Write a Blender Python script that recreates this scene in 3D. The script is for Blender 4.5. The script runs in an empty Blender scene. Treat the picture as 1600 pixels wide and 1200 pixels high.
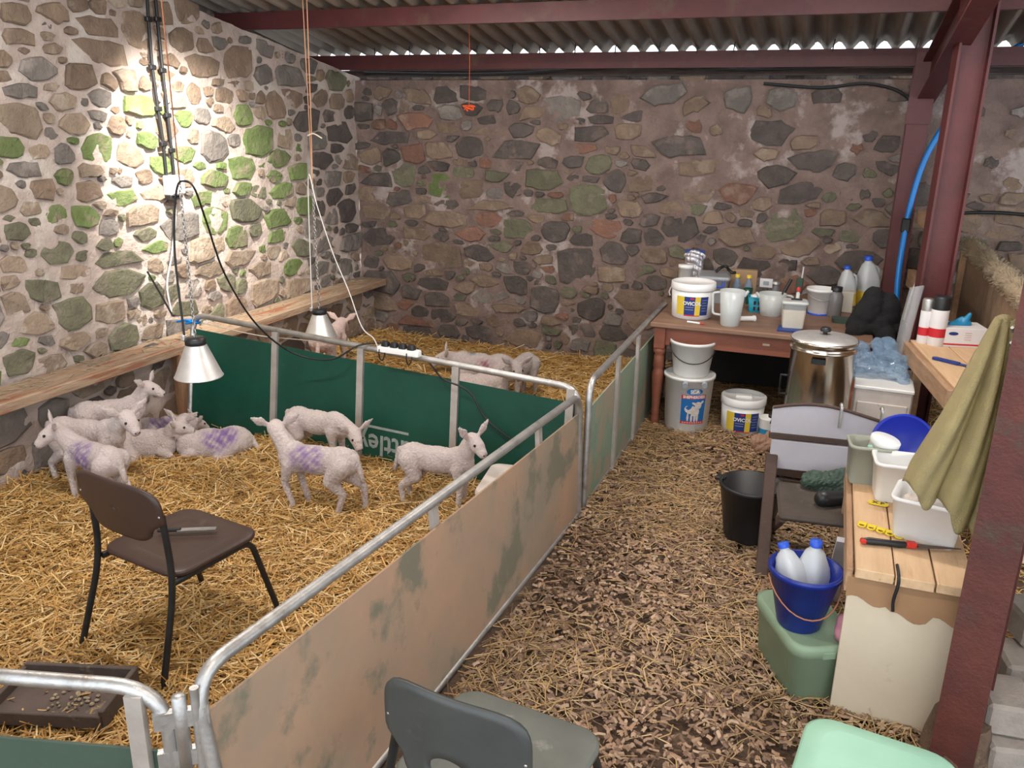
import bpy, bmesh, math, random
import numpy as np
from mathutils import Vector, Matrix
random.seed(7); rng = np.random.default_rng(7)
S = bpy.context.scene
COL = S.collection
PI = math.pi
# ------------------------------------------------------------------ camera
FPX, PITCH, YAW, ROLL, CH = 1300.0, math.radians(17.316), math.radians(20.646), math.radians(0.988), 2.0
_cy, _sy = math.cos(YAW), math.sin(YAW)
_f0 = Vector((-_sy, _cy, 0)); _r0 = Vector((_cy, _sy, 0)); _u0 = Vector((0, 0, 1))
FWD = _f0*math.cos(PITCH) - _u0*math.sin(PITCH); _up = _u0*math.cos(PITCH) + _f0*math.sin(PITCH)
RGT = _r0*math.cos(ROLL) + _up*math.sin(ROLL); UPV = _up*math.cos(ROLL) - _r0*math.sin(ROLL)
CAMP = Vector((0, 0, CH))
cam = bpy.data.cameras.new('camera'); cam.sensor_width = 36; cam.lens = 36*FPX/1600; cam.clip_start = .05
co = bpy.data.objects.new('camera', cam); COL.objects.link(co)
m3 = Matrix((RGT, UPV, -FWD)).transposed().to_4x4(); m3.translation = CAMP; co.matrix_world = m3
S.camera = co
def G(px, py, z=None, x=None, y=None):
    """survey helper: photo pixel + one known coordinate -> point in the barn"""
    d = RGT*((px-800)/FPX) - UPV*((py-600)/FPX) + FWD
    t = (z-CH)/d.z if z is not None else (x/d.x if x is not None else y/d.y)
    return CAMP + d*t
# ------------------------------------------------------------------ light
S.view_settings.view_transform = 'Standard'; S.view_settings.look = 'None'
S.view_settings.exposure = 0.0; S.view_settings.gamma = 1.0; S.view_settings.use_curve_mapping = False
W = bpy.data.worlds.new('world'); S.world = W; W.use_nodes = True
bg = W.node_tree.nodes['Background']; bg.inputs[0].default_value = (.86, .93, 1, 1); bg.inputs[1].default_value = 3.0
def area(name, loc, aim, size, power, col, sy=None, spread=PI):
    l = bpy.data.lights.new(name, 'AREA'); l.energy = power; l.color = col; l.spread = spread
    if sy: l.shape = 'RECTANGLE'; l.size = size; l.size_y = sy
    else: l.shape = 'DISK'; l.size = size
    o = bpy.data.objects.new(name, l); COL.objects.link(o); o.location = loc
    o.rotation_euler = (Vector(aim)-Vector(loc)).to_track_quat('-Z', 'Y').to_euler(); return o
FLOOD = Vector((-3.25, 4.15, 2.76))
sl = bpy.data.lights.new('flood_light_beam', 'SPOT'); sl.energy = 560; sl.color = (1, .96, .88); sl.spot_size = math.radians(74); sl.spot_blend = 1; sl.shadow_soft_size = .07
so = bpy.data.objects.new('flood_light_beam', sl); COL.objects.link(so); so.location = FLOOD + Vector((-.06, .03, -.05)); so.rotation_euler = (Vector((-4.22, 4.75, 1.56))-so.location).to_track_quat('-Z', 'Y').to_euler()
FILL_TUBES = [Vector((-2.6, 2.5, 3.05)), Vector((-2.3, 4.9, 2.88)), Vector((.15, 4.3, 2.95)), Vector((.1, 1.0, 3.2))]  # unseen strip lights added to brighten pens, passage, table and bench
for tpos, pw in zip(FILL_TUBES, (54, 24, 44, 40)):
    area('fill_tube_beam', tpos + Vector((0, 0, -.06)), tpos + Vector((0, 0, -1)), 1.2, pw, (1, .915, .845), sy=.08)
# ------------------------------------------------------------------ materials
MATS = {}
def mat(name, c1, c2=None, scale=6, rough=.7, metal=0, bump=0, bscale=30, c3=None, scale3=2, thr3=.55, trans=0, alpha=1, attr=False, stretch=None, coat=0, sheen=0, rnd=0, ior=1.45, detail=6, sss=0, emit=0):
    m = bpy.data.materials.new(name); m.use_nodes = True; nt = m.node_tree; N = nt.nodes; Lk = nt.links
    b = N['Principled BSDF']; b.inputs['Roughness'].default_value = rough; b.inputs['Metallic'].default_value = metal
    b.inputs['IOR'].default_value = ior
    if trans: b.inputs['Transmission Weight'].default_value = trans
    if alpha < 1: b.inputs['Alpha'].default_value = alpha
    if coat: b.inputs['Coat Weight'].default_value = coat
    if sheen: b.inputs['Sheen Weight'].default_value = sheen
    if sss:
        b.inputs['Subsurface Weight'].default_value = sss; b.inputs['Subsurface Radius'].default_value = (.02, .012, .008); b.inputs['Subsurface Scale'].default_value = .6
    tc = N.new('ShaderNodeTexCoord'); vec = tc.outputs['Object']
    if stretch:
        mp = N.new('ShaderNodeMapping'); mp.inputs['Scale'].default_value = stretch; Lk.new(vec, mp.inputs[0]); vec = mp.outputs[0]
    def noise(s, d=detail, r=.6):
        n = N.new('ShaderNodeTexNoise'); n.inputs['Scale'].default_value = s; n.inputs['Detail'].default_value = d; n.inputs['Roughness'].default_value = r
        Lk.new(vec, n.inputs['Vector']); return n.outputs['Fac']
    def ramp(f, a, b2):
        r = N.new('ShaderNodeMapRange'); r.inputs[1].default_value = a; r.inputs[2].default_value = b2; Lk.new(f, r.inputs[0]); return r.outputs[0]
    def mix(f, a, b2, mode='MIX'):
        x = N.new('ShaderNodeMix'); x.data_type = 'RGBA'; x.blend_type = mode
        if isinstance(f, (int, float)): x.inputs[0].default_value = f
        else: Lk.new(f, x.inputs[0])
        for v, i in ((a, 6), (b2, 7)):
            if isinstance(v, tuple): x.inputs[i].default_value = (*v, 1)
            else: Lk.new(v, x.inputs[i])
        return x.outputs[2]
    colr = c1
    if c2: colr = mix(ramp(noise(scale), .35, .65), c1, c2)
    if c3: colr = mix(ramp(noise(scale3), thr3, thr3+.08), colr, c3)
    if attr:
        a = N.new('ShaderNodeAttribute'); a.attribute_name = 'Col'
        colr = mix(1.0, colr, a.outputs['Color'], 'MULTIPLY') if c2 or c1 != (1, 1, 1) else a.outputs['Color']
    if rnd:
        oi = N.new('ShaderNodeObjectInfo'); hs = N.new('ShaderNodeHueSaturation')
        Lk.new(ramp(oi.outputs['Random'], 0, 1), hs.inputs['Fac']) if False else None
        mr = N.new('ShaderNodeMapRange'); mr.inputs[3].default_value = 1-rnd; mr.inputs[4].default_value = 1+rnd; Lk.new(oi.outputs['Random'], mr.inputs[0]); Lk.new(mr.outputs[0], hs.inputs['Value'])
        if isinstance(colr, tuple): hs.inputs['Color'].default_value = (*colr, 1)
        else: Lk.new(colr, hs.inputs['Color'])
        colr = hs.outputs[0]
    if isinstance(colr, tuple): b.inputs['Base Color'].default_value = (*colr, 1)
    else: Lk.new(colr, b.inputs['Base Color'])
    if bump:
        bp = N.new('ShaderNodeBump'); bp.inputs['Strength'].default_value = bump; bp.inputs['Distance'].default_value = .02
        Lk.new(noise(bscale, 8, .65), bp.inputs['Height']); Lk.new(bp.outputs[0], b.inputs['Normal'])
    if emit:
        b.inputs['Emission Strength'].default_value = emit
        if isinstance(colr, tuple): b.inputs['Emission Color'].default_value = (*colr, 1)
    MATS[name] = m; return m
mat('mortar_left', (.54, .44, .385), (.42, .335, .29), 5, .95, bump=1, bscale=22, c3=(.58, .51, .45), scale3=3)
mat('mortar_back', (.27, .19, .16), (.165, .115, .098), 5, .95, bump=1, bscale=22, c3=(.40, .33, .30), scale3=3.5, thr3=.55)  # dirtier mortar than the left wall's, its weaker light also put in the colour
for n, a, b_, c in (('stone_brown', (.27, .19, .13), (.19, .135, .10), (.30, .23, .17)), ('stone_buff', (.33, .25, .18), (.24, .18, .13), (.38, .31, .24)),
                 ('stone_grey', (.22, .19, .165), (.155, .135, .12), (.28, .24, .21)), ('stone_dark', (.125, .10, .088), (.085, .07, .062), (.17, .13, .11)),
                 ('stone_green', (.12, .17, .05), (.175, .21, .085), (.24, .21, .13)), ('stone_dullgreen', (.17, .165, .10), (.125, .115, .08), (.21, .18, .13)), ('stone_red', (.26, .13, .09), (.20, .11, .08), (.3, .2, .15))):
    mat(n, a, b_, 9, .9, bump=1, bscale=26, c3=c, scale3=5, thr3=.55, rnd=.2)
mat('soil', (.17, .105, .068), (.10, .062, .042), 9, .95, bump=1, bscale=25, c3=(.22, .15, .09), scale3=14, thr3=.56)
mat('straw_base', (.36, .20, .065), (.20, .105, .033), 14, .9, bump=1, bscale=40)
mat('straw', (1, 1, 1), attr=True, rough=.55)
mat('roof_sheet', (.37, .31, .255), (.27, .215, .175), 3, .9, bump=.3, bscale=30, c3=(.36, .32, .28), scale3=1.3, stretch=(3, .5, 1))
mat('red_steel', (.105, .024, .023), (.078, .019, .019), 5, .5, bump=.15, bscale=60, c3=(.10, .045, .03), scale3=3, thr3=.6)
mat('rust_steel', (.115, .03, .022), (.075, .021, .017), 6, .55, bump=.3, bscale=60, c3=(.07, .04, .028), scale3=4, thr3=.56)
mat('dark_timber', (.075, .05, .042), (.04, .028, .024), 6, .9, bump=.5, stretch=(1, 6, 6))
mat('ledge_timber', (.42, .30, .20), (.28, .18, .115), 5, .85, bump=.5, stretch=(6, .8, 6), c3=(.30, .12, .06), scale3=2, thr3=.56)
mat('rough_timber', (.36, .20, .11), (.24, .125, .07), 6, .8, bump=.4, stretch=(7, 7, .8))
mat('pale_timber', (.66, .45, .27), (.56, .37, .21), 4, .7, bump=.2, stretch=(9, .7, 9), c3=(.48, .29, .15), scale3=3, thr3=.62)
mat('bench_timber', (.46, .29, .17), (.34, .20, .115), 5, .8, bump=.4, stretch=(6, 1, 6))
mat('galvanised', (.55, .54, .52), (.40, .39, .375), 12, .42, .85, bump=.15, bscale=60, c3=(.33, .29, .25), scale3=6, thr3=.6)
mat('galvanised_dull', (.50, .46, .42), (.40, .36, .32), 10, .55, .5, bump=.1)
mat('green_board', (.006, .068, .044), (.005, .052, .034), 4, .38, bump=.05, c3=(.02, .088, .062), scale3=7, thr3=.66)
mat('ply_board', (.37, .225, .14), (.245, .195, .14), 1.9, .75, bump=.15, bscale=30, c3=(.165, .145, .10), scale3=3.4, thr3=.53)
mat('worn_green_board', (.24, .30, .215), (.17, .25, .185), 2.5, .7, bump=.15, c3=(.32, .265, .19), scale3=3, thr3=.5)
mat('dark_green_board', (.05, .085, .06), (.04, .065, .048), 3, .6, bump=.1, c3=(.11, .10, .075), scale3=3, thr3=.56)
mat('brown_plastic', (.052, .029, .022), (.041, .023, .018), 3, .42, bump=.05, c3=(.11, .075, .06), scale3=8, thr3=.66)
mat('grey_plastic', (.058, .062, .058), (.045, .049, .047), 5, .45, bump=.05, c3=(.08, .082, .076), scale3=9, thr3=.62)
mat('grey_seat', (.135, .14, .118), (.10, .106, .092), 5, .5, bump=.05, c3=(.24, .235, .21), scale3=9, thr3=.6)
mat('black_steel', (.012, .012, .013), (.02, .02, .02), 20, .4)
mat('black_plastic', (.014, .014, .015), (.02, .02, .022), 8, .4)
mat('black_cloth', (.008, .008, .009), (.013, .013, .014), 8, .95, bump=.3)
mat('aluminium', (.74, .73, .71), (.64, .63, .61), 18, .42, .75, bump=.05)
mat('stainless', (.62, .57, .51), (.52, .47, .41), 2.5, .2, 1, stretch=(4, 4, .4))
mat('white_plastic', (.82, .82, .80), (.76, .755, .73), 6, .35, sss=.1)
mat('cream_plastic', (.62, .585, .50), (.55, .51, .43), 5, .4, sss=.1)
mat('dirty_white', (.62, .56, .51), (.50, .43, .37), 5, .55, bump=.1, c3=(.32, .25, .2), scale3=8, thr3=.63)
mat('frosted', (.76, .79, .78), rough=.3, trans=.35, sss=.2)
mat('milk_bottle_plastic', (.70, .73, .74), rough=.3, trans=.3)
mat('clear_grey', (.55, .58, .62), rough=.25, trans=.4)
mat('smoke_plastic', (.28, .27, .27), rough=.2, trans=.4)
mat('blue_cap', (.02, .09, .55), rough=.4)
mat('blue_plastic', (.006, .022, .22), (.005, .018, .18), 5, .35, bump=.03)
mat('blue_lid', (.004, .02, .34), rough=.4)
mat('teal_plastic', (.0, .25, .36), rough=.4)
mat('sage_plastic', (.23, .32, .21), (.19, .27, .175), 4, .45, bump=.05, c3=(.14, .175, .11), scale3=6, thr3=.62)
mat('mint_plastic', (.33, .58, .43), (.29, .53, .39), 4, .4, bump=.03, c3=(.25, .42, .3), scale3=9, thr3=.68)
mat('greygreen_plastic', (.36, .37, .30), (.29, .30, .245), 5, .5)
mat('table_top_wood', (.27, .155, .10), (.20, .115, .075), 3, .5, bump=.1, stretch=(1, 5, 5), c3=(.26, .17, .12), scale3=5, thr3=.62)
mat('table_red_wood', (.27, .09, .052), (.22, .072, .042), 4, .5, bump=.1, stretch=(1, 4, 4))
mat('peeling_paint', (.50, .47, .50), (.44, .415, .44), 4, .7, bump=.1, c3=(.05, .035, .028), scale3=9, thr3=.66)
mat('old_seat_wood', (.085, .066, .054), (.055, .042, .034), 5, .8, bump=.3, c3=(.13, .11, .095), scale3=6, thr3=.6)
mat('old_frame_wood', (.09, .055, .042), (.06, .037, .028), 6, .8, bump=.3)
mat('cream_paint', (.60, .51, .38), (.54, .45, .33), 2.5, .75, bump=.08, c3=(.44, .34, .24), scale3=4, thr3=.66)
mat('bare_hardboard', (.36, .205, .105), (.29, .16, .08), 4, .8)
mat('yellow_towel', (.68, .53, .19), (.56, .43, .15), 9, .95, bump=1, bscale=220, sheen=.3)
mat('yellow_tag', (.75, .58, .03), rough=.45)
mat('yellow_label', (.72, .52, .05), rough=.5)
mat('navy_label', (.014, .04, .20), rough=.45)
mat('white_print', (.75, .75, .75), rough=.5)
mat('red_print', (.55, .02, .03), rough=.5)
mat('blue_label', (.01, .13, .38), rough=.5)
mat('pink_print', (.62, .42, .40), rough=.5)
mat('label_fleece', (.66, .60, .56), (.52, .44, .40), 60, .6)
mat('red_plastic', (.55, .03, .02), rough=.4)
mat('orange_twine', (.80, .10, .02), rough=.7)
mat('peach_twine', (.55, .28, .16), rough=.8)
mat('cream_twine', (.66, .56, .44), rough=.8)
mat('black_cable', (.012, .012, .013), rough=.5)
mat('white_cable', (.62, .60, .57), rough=.5)
mat('blue_pipe', (.0, .17, .52), rough=.35)
mat('hessian', (.30, .20, .125), (.24, .155, .095), 12, .95, bump=.5, bscale=120)
mat('wool_roll', (.52, .42, .29), (.40, .31, .20), 30, 1, bump=1, bscale=60)
mat('carton', (.42, .27, .16), (.36, .23, .135), 5, .8)
mat('card_white', (.74, .72, .72), rough=.6)
mat('foil', (.62, .60, .62), (.50, .48, .52), 9, .28, .7, bump=.4, bscale=18)
mat('blue_bag', (.34, .52, .72), rough=.1, trans=.5, alpha=.6)
mat('blue_glove', (.02, .24, .46), rough=.4)
mat('concrete', (.36, .31, .265), (.28, .24, .205), 8, .9, bump=.4)
mat('slat_grey', (.30, .36, .37), (.25, .30, .31), 6, .5, .3)
mat('pink_plastic', (.62, .26, .33), rough=.5)
mat('amber', (.62, .25, .02), rough=.3)
mat('brown_card', (.35, .21, .14), (.28, .16, .1), 6, .8)
mat('hoof', (.10, .075, .06), rough=.6)
mat('eye', (.012, .008, .006), rough=.12)
mat('lamb_wool', (1, 1, 1), attr=True, rough=.95, bump=.9, bscale=95, sheen=.15, sss=.12)
mat('slate_tray', (.12, .085, .07), (.08, .06, .05), 6, .8, bump=.3, c3=(.22, .17, .12), scale3=10, thr3=.63)
mat('copper_rope', (.36, .14, .07), rough=.6)
mat('steel_blade', (.45, .45, .46), (.3, .3, .3), 20, .35, .8)
mat('film', (.62, .63, .64), rough=.25, alpha=.35)
mat('faded_print', (.30, .33, .31), (.22, .26, .24), 30, .6)
mat('fill_tube_glow', (1, .94, .85), rough=.4, emit=30)  # glow of the added strip lights, also brightens the roof
mat('dark_void', (.012, .011, .011), (.02, .018, .018), 4, .8)
# ------------------------------------------------------------------ mesh helpers
def V(*a): return Vector(a)
class MB:
    def __init__(s): s.v = []; s.f = []; s.sm = []
    def add(s, vs, fs, smooth=False):
        o = len(s.v); s.v += [tuple(v) for v in vs]; s.f += [tuple(i+o for i in f) for f in fs]; s.sm += [smooth]*len(fs); return s
    def rings(s, rings, close=True, cap0=False, cap1=False, smooth=True):
        n = len(rings[0]); vs = [p for r in rings for p in r]; fs = []
        for i in range(len(rings)-1):
            for j in range(n if close else n-1):
                k = (j+1) % n; fs.append((i*n+j, i*n+k, (i+1)*n+k, (i+1)*n+j))
        s.add(vs, fs, smooth)
        if cap0: s.add(rings[0], [tuple(reversed(range(n)))])
        if cap1: s.add(rings[-1], [tuple(range(n))])
        return s
    def lathe(s, prof, seg=28, c=(0, 0, 0), cap0=True, cap1=False):
        R = [[(c[0]+r*math.cos(2*PI*j/seg), c[1]+r*math.sin(2*PI*j/seg), c[2]+z) for j in range(seg)] for r, z in prof]
        return s.rings(R, True, cap0, cap1)
    def tube(s, pts, r, n=8, cap=True):
        pts = [Vector(p) for p in pts]; k = len(pts); rs = r if isinstance(r, (list, tuple)) else [r]*k; R = []
        t0 = (pts[1]-pts[0]).normalized(); a = t0.orthogonal().normalized()
        for i, p in enumerate(pts):
            t = ((pts[min(i+1, k-1)]-p).normalized() + (p-pts[max(i-1, 0)]).normalized())
            t = t.normalized() if t.length > 1e-6 else t0
            a = (a - t*a.dot(t)); a = a.normalized() if a.length > 1e-6 else t.orthogonal().normalized()
            b = t.cross(a); R.append([p + (a*math.cos(2*PI*j/n) + b*math.sin(2*PI*j/n))*rs[i] for j in range(n)])
        return s.rings(R, True, cap, cap)
    def box(s, c, d, bev=0, rot=None, taper=1):
        bm = bmesh.new(); bmesh.ops.create_cube(bm, size=1)
        for v in bm.verts:
            k = taper if v.co.z > 0 else 1
            v.co = Vector((v.co.x*d[0]*k, v.co.y*d[1]*k, v.co.z*d[2]))
        if bev: bmesh.ops.bevel(bm, geom=bm.edges[:], offset=bev, segments=1, affect='EDGES')
        if rot is not None: bmesh.ops.rotate(bm, verts=bm.verts[:], cent=(0, 0, 0), matrix=rot if isinstance(rot, Matrix) else Matrix.Rotation(rot, 3, 'Z'))
        bm.verts.index_update(); c = Vector(c)
        s.add([v.co+c for v in bm.verts], [[v.index for v in f.verts] for f in bm.faces]); bm.free(); return s
    def bar(s, a, b, w, h, up=(0, 0, 1), bev=0):
        a, b = Vector(a), Vector(b); x = (b-a).normalized(); u = Vector(up); y = u.cross(x).normalized(); z = x.cross(y)
        return s.box((a+b)/2, ((b-a).length, w, h), bev, Matrix((x, y, z)).transposed())
    def quad(s, a, b, c, d, th=.01):
        a, b, c, d = map(Vector, (a, b, c, d)); n = (b-a).cross(d-a).normalized()*th/2
        vs = [p+n for p in (a, b, c, d)] + [p-n for p in (a, b, c, d)]
        return s.add(vs, [(0, 1, 2, 3), (7, 6, 5, 4), (0, 4, 5, 1), (1, 5, 6, 2), (2, 6, 7, 3), (3, 7, 4, 0)])
    def rrect(s, prof, c=(0, 0, 0), rot=0, cap0=True, cap1=False, q=4):
        """rounded-rectangle loft: prof = [(w, d, r, z)]"""
        R = []; ca, sa = math.cos(rot), math.sin(rot)
        for w, d, r, z in prof:
            ring = []; r = min(r, w/2-.0005, d/2-.0005)
            for cx, cy_, a0 in ((1, 1, 0), (-1, 1, 90), (-1, -1, 180), (1, -1, 270)):
                for k in range(q+1):
                    t = math.radians(a0+90*k/q); x = cx*(w/2-r)+r*math.cos(t); y = cy_*(d/2-r)+r*math.sin(t)
                    ring.append((c[0]+x*ca-y*sa, c[1]+x*sa+y*ca, c[2]+z))
            R.append(ring)
        return s.rings(R, True, cap0, cap1)
    def ball(s, c, r, n=10, m=7):
        r = r if isinstance(r, (tuple, list)) else (r, r, r); R = []
        for i in range(m+1):
            t = PI*min(max(i/m, .004), .996); R.append([(c[0]+r[0]*math.sin(t)*math.cos(2*PI*j/n), c[1]+r[1]*math.sin(t)*math.sin(2*PI*j/n), c[2]-r[2]*math.cos(t)) for j in range(n)])
        return s.rings(R, True, True, True)
    def mesh(s, name):
        me = bpy.data.meshes.new(name); me.from_pydata(s.v, [], s.f); me.polygons.foreach_set('use_smooth', s.sm); me.validate(); me.update(); return me
    def build(s, name, m, parent=None, loc=None, rz=0):
        o = bpy.data.objects.new(name, s.mesh(name)); COL.objects.link(o); o.data.materials.append(MATS[m])
        if parent: o.parent = parent
        if loc is not None: o.location = loc
        if rz: o.rotation_euler.z = rz
        return o
def tag(o, label=None, cat=None, group=None, kind=None):
    if label: o['label'] = label
    if cat: o['category'] = cat
    if group: o['group'] = group
    if kind: o['kind'] = kind
    return o
def thing(name, label, cat, loc=(0, 0, 0), rz=0, group=None):
    o = bpy.data.objects.new(name, None); COL.objects.link(o); o.location = loc; o.rotation_euler = (0, 0, rz); o.empty_display_size = .1
    return tag(o, label, cat, group)
def copy_tree(o, parent=None):
    c = o.copy(); COL.objects.link(c); c.parent = parent
    for ch in list(o.children): copy_tree(ch, c)
    return c
def fillet(pts, r, n=6):
    pts = [Vector(p) for p in pts]; out = [pts[0]]
    for i in range(1, len(pts)-1):
        p = pts[i]; a = (pts[i-1]-p); b = (pts[i+1]-p); k = min(r, a.length*.49, b.length*.49); a = p+a.normalized()*k; b = p+b.normalized()*k
        for j in range(n+1): t = j/n; out.append(a*(1-t)**2 + p*2*t*(1-t) + b*t*t)
    out.append(pts[-1]); return out
def spline(pts, n=8):
    pts = [Vector(p) for p in pts]; P = [pts[0]*2-pts[1]] + pts + [pts[-1]*2-pts[-2]]; out = []
    for i in range(1, len(P)-2):
        for j in range(n):
            t = j/n; a, b, c, d = P[i-1:i+3]
            out.append(.5*((2*b)+(c-a)*t+(2*a-5*b+4*c-d)*t*t+(3*b-a-3*c+d)*t**3))
    out.append(pts[-1]); return out
def text_mesh(txt, size, bold=0):
    cu = bpy.data.curves.new('lettering', 'FONT'); cu.body = txt; cu.size = size; cu.align_x = 'CENTER'; cu.align_y = 'CENTER'; cu.offset = bold; cu.resolution_u = 2
    o = bpy.data.objects.new('lettering', cu); COL.objects.link(o); dg = bpy.context.evaluated_depsgraph_get()
    me = o.evaluated_get(dg).to_mesh(); vs = [tuple(v.co) for v in me.vertices]; fs = [tuple(p.vertices) for p in me.polygons]
    o.evaluated_get(dg).to_mesh_clear(); bpy.data.objects.remove(o); bpy.data.curves.remove(cu); return vs, fs
def blob(prims, voxel, smooth=4, sm_f=.5):
    """union of tapered capsules / ellipsoids as one continuous surface"""
    mb = MB()
    for p in prims:
        if p[0] == 'c':
            _, a, b, r0, r1 = p[:5]; a, b = Vector(a), Vector(b); t = (b-a); L = t.length; t = t.normalized()
            fl = p[5] if len(p) > 5 else None
            pts = []; rs = []
            for k in range(1, 5): an = PI/2*(k/4); pts.append(a - t*r0*math.cos(an)); rs.append(max(r0*math.sin(an), 1e-4))
            for k in range(0, 4): an = PI/2*(k/4); pts.append(b + t*r1*math.sin(an)); rs.append(max(r1*math.cos(an), 1e-4))
            n0 = len(mb.v); mb.tube(pts, rs, 12)
            if fl:  # flatten along an axis about the segment's line
                ax, k = Vector(fl[0]).normalized(), fl[1]; ax = (ax - t*ax.dot(t)).normalized()
                for i in range(n0, len(mb.v)):
                    q = Vector(mb.v[i]); d = (q-a).dot(ax); mb.v[i] = tuple(q - ax*d*(1-k))
        else: mb.ball(p[1], p[2], 14, 9)
    me = mb.mesh('blob'); o = bpy.data.objects.new('blob', me); COL.objects.link(o)
    r = o.modifiers.new('r', 'REMESH'); r.mode = 'VOXEL'; r.voxel_size = voxel
    s = o.modifiers.new('s', 'SMOOTH'); s.iterations = smooth; s.factor = sm_f
    dg = bpy.context.evaluated_depsgraph_get(); nm = bpy.data.meshes.new_from_object(o.evaluated_get(dg))
    bpy.data.objects.remove(o); bpy.data.meshes.remove(me)
    nm.polygons.foreach_set('use_smooth', [True]*len(nm.polygons)); return nm
def crumple(me, amp, fr):
    n = len(me.vertices); c = np.empty(n*3, np.float32); nn = np.empty(n*3, np.float32); me.vertices.foreach_get('co', c); me.vertices.foreach_get('normal', nn); c = c.reshape(-1, 3); nn = nn.reshape(-1, 3); d = np.zeros(n)
    for k in range(5):
        w = rng.normal(0, 1, 3)*fr*(1+.5*k); d += np.abs(np.sin(c@w+rng.uniform(0, 6)))/(1+.4*k)
    c += nn*((d-1.6)*amp)[:, None]; me.vertices.foreach_set('co', c.ravel().astype(np.float32)); me.update(); me.polygons.foreach_set('use_smooth', [False]*len(me.polygons)); return me
def meshobj(name, me, m, parent=None, loc=None, rz=0):
    o = bpy.data.objects.new(name, me); COL.objects.link(o); me.materials.clear(); me.materials.append(MATS[m])
    if parent: o.parent = parent
    if loc is not None: o.location = loc
    o.rotation_euler.z = rz; return o
def col_attr(me, arr):
    a = me.color_attributes.new('Col', 'FLOAT_COLOR', 'POINT'); c = np.ones((len(me.vertices), 4), np.float32); c[:, :3] = arr; a.data.foreach_set('color', c.ravel())
# ------------------------------------------------------------------ the building
XL, YB = -4.22, 7.0           # faces of the left gable wall and the back wall
def roofz(y): return 2.56 + (7-y)*.19
def wall_top(y): return 2.40 + (7-y)*.155
def sgn(p, s, e=3.4):
    """rough signed distance of points p (N,2) to stone s"""
    ca, sa = math.cos(s[4]), math.sin(s[4]); x = p[:, 0]-s[0]; y = p[:, 1]-s[1]
    a = np.abs(x*ca+y*sa)/s[2]; b = np.abs(-x*sa+y*ca)/s[3]
    return ((a**e+b**e)**(1/e)-1)*min(s[2], s[3])
def scatter(given, u0, u1, v0, v1, sizes, keep, mats, aspect=(1.2, 2.2)):
    S_ = [list(g) for g in given]
    for half, tries in sizes:
        for _ in range(tries):
            u = rng.uniform(u0, u1); v = rng.uniform(v0, v1)
            if rng.random() > keep(u, v, half): continue
            sv = half*rng.uniform(.75, 1.2); su = sv*rng.uniform(*aspect); p = np.array([[u, v]])
            if all(abs(s[0]-u) > s[2]+su+.1 or abs(s[1]-v) > max(s[3], s[2])+su or sgn(p, s)[0] > sv*.62 for s in S_):
                S_.append([u, v, su, sv, rng.normal(0, .12), mats(u, v, half)])
    return S_
def stone_mesh(s, near, to3, K=11, gap=.014, proud=(.006, .03), grow=(-.004, .022)):
    ang = (np.arange(K)+rng.uniform(-.42, .42, K))*2*PI/K + rng.uniform(0, 6)
    mx = max(s[2], s[3])*1.35; T = np.linspace(.02, mx, 46); rad = np.full(K, mx)
    c = np.array(s[:2])
    for k, a in enumerate(ang):
        P = c + np.outer(T, [math.cos(a), math.sin(a)]); g = sgn(P, s); bad = g > rng.uniform(*grow)
        for o in near: bad |= g > sgn(P, o) - gap
        i = np.argmax(bad) if bad.any() else len(T)-1; rad[k] = max(T[max(i-1, 0)], .018)
    h = rng.uniform(*proud); tu, tv = rng.normal(0, .05, 2); vs = []
    for f, d0 in ((1.0, -.02), (.985, .5), (.87, .97)):
        for k, a in enumerate(ang):
            du, dv = math.cos(a)*rad[k]*f, math.sin(a)*rad[k]*f
            d = -.02 if d0 < 0 else max(h*d0 + (tu*du+tv*dv)*(.6) + rng.normal(0, .0025), .001)
            vs.append(to3(s[0]+du, s[1]+dv, d))
    vs.append(to3(s[0], s[1], h*1.05)); fs = []
    for r in range(2):
        for k in range(K): j = (k+1) % K; fs.append((r*K+k, r*K+j, (r+1)*K+j, (r+1)*K+k))
    for k in range(K): fs.append((2*K+k, 2*K+(k+1) % K, 3*K))
    return vs, fs
def lay_stones(S_, to3, parent, flip, limit=300, name='stone', **kw):
    S_.sort(key=lambda s: -s[2]*s[3]); rest = {}
    for i, s in enumerate(S_):
        near = [o for o in S_ if o is not s and abs(o[0]-s[0]) < o[2]+s[2]+.12 and abs(o[1]-s[1]) < o[2]+s[2]+.12]
        vs, fs = stone_mesh(s, near, to3, **kw)
        if flip: fs = [f[::-1] for f in fs]
        if i < limit: MB().add(vs, fs).build(name, s[5], parent)
        else: rest.setdefault(s[5], MB()).add(vs, fs)
    for m, mb in rest.items(): tag(mb.build('small_stones', m, parent), kind='stuff')
def wall_sheet(name, u0, u1, v0, v1, to3, m, top=None, flip=False, step=.045, amp=.011, parent=None):
    nu, nv = int((u1-u0)/step)+1, int((v1-v0)/step)+1; U = np.linspace(u0, u1, nu); vs = []
    for a in range(nv):
        for u in U:
            vt = top(u) if top else v1; v = v0+(vt-v0)*a/(nv-1)
            n = math.sin(u*9.1+v*4.7)+math.sin(u*17.3-v*13.1+1)+math.sin(v*23.7+u*5.1+2); vs.append(to3(u, v, amp*.4*n+rng.normal(0, amp*.35)))
    fs = [(a*nu+b, a*nu+b+1, (a+1)*nu+b+1, (a+1)*nu+b) for a in range(nv-1) for b in range(nu-1)]
    if flip: fs = [f[::-1] for f in fs]
    o = MB().add(vs, fs, True).build(name, m, parent); return o
def pick(ws):
    names = [w[0] for w in ws]; pr = np.array([w[1] for w in ws], float); return names[rng.choice(len(names), p=pr/pr.sum())]
g, l, d, b, f, y, r = 'stone_green', 'stone_dullgreen', 'stone_dark', 'stone_brown', 'stone_buff', 'stone_grey', 'stone_red'
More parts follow.
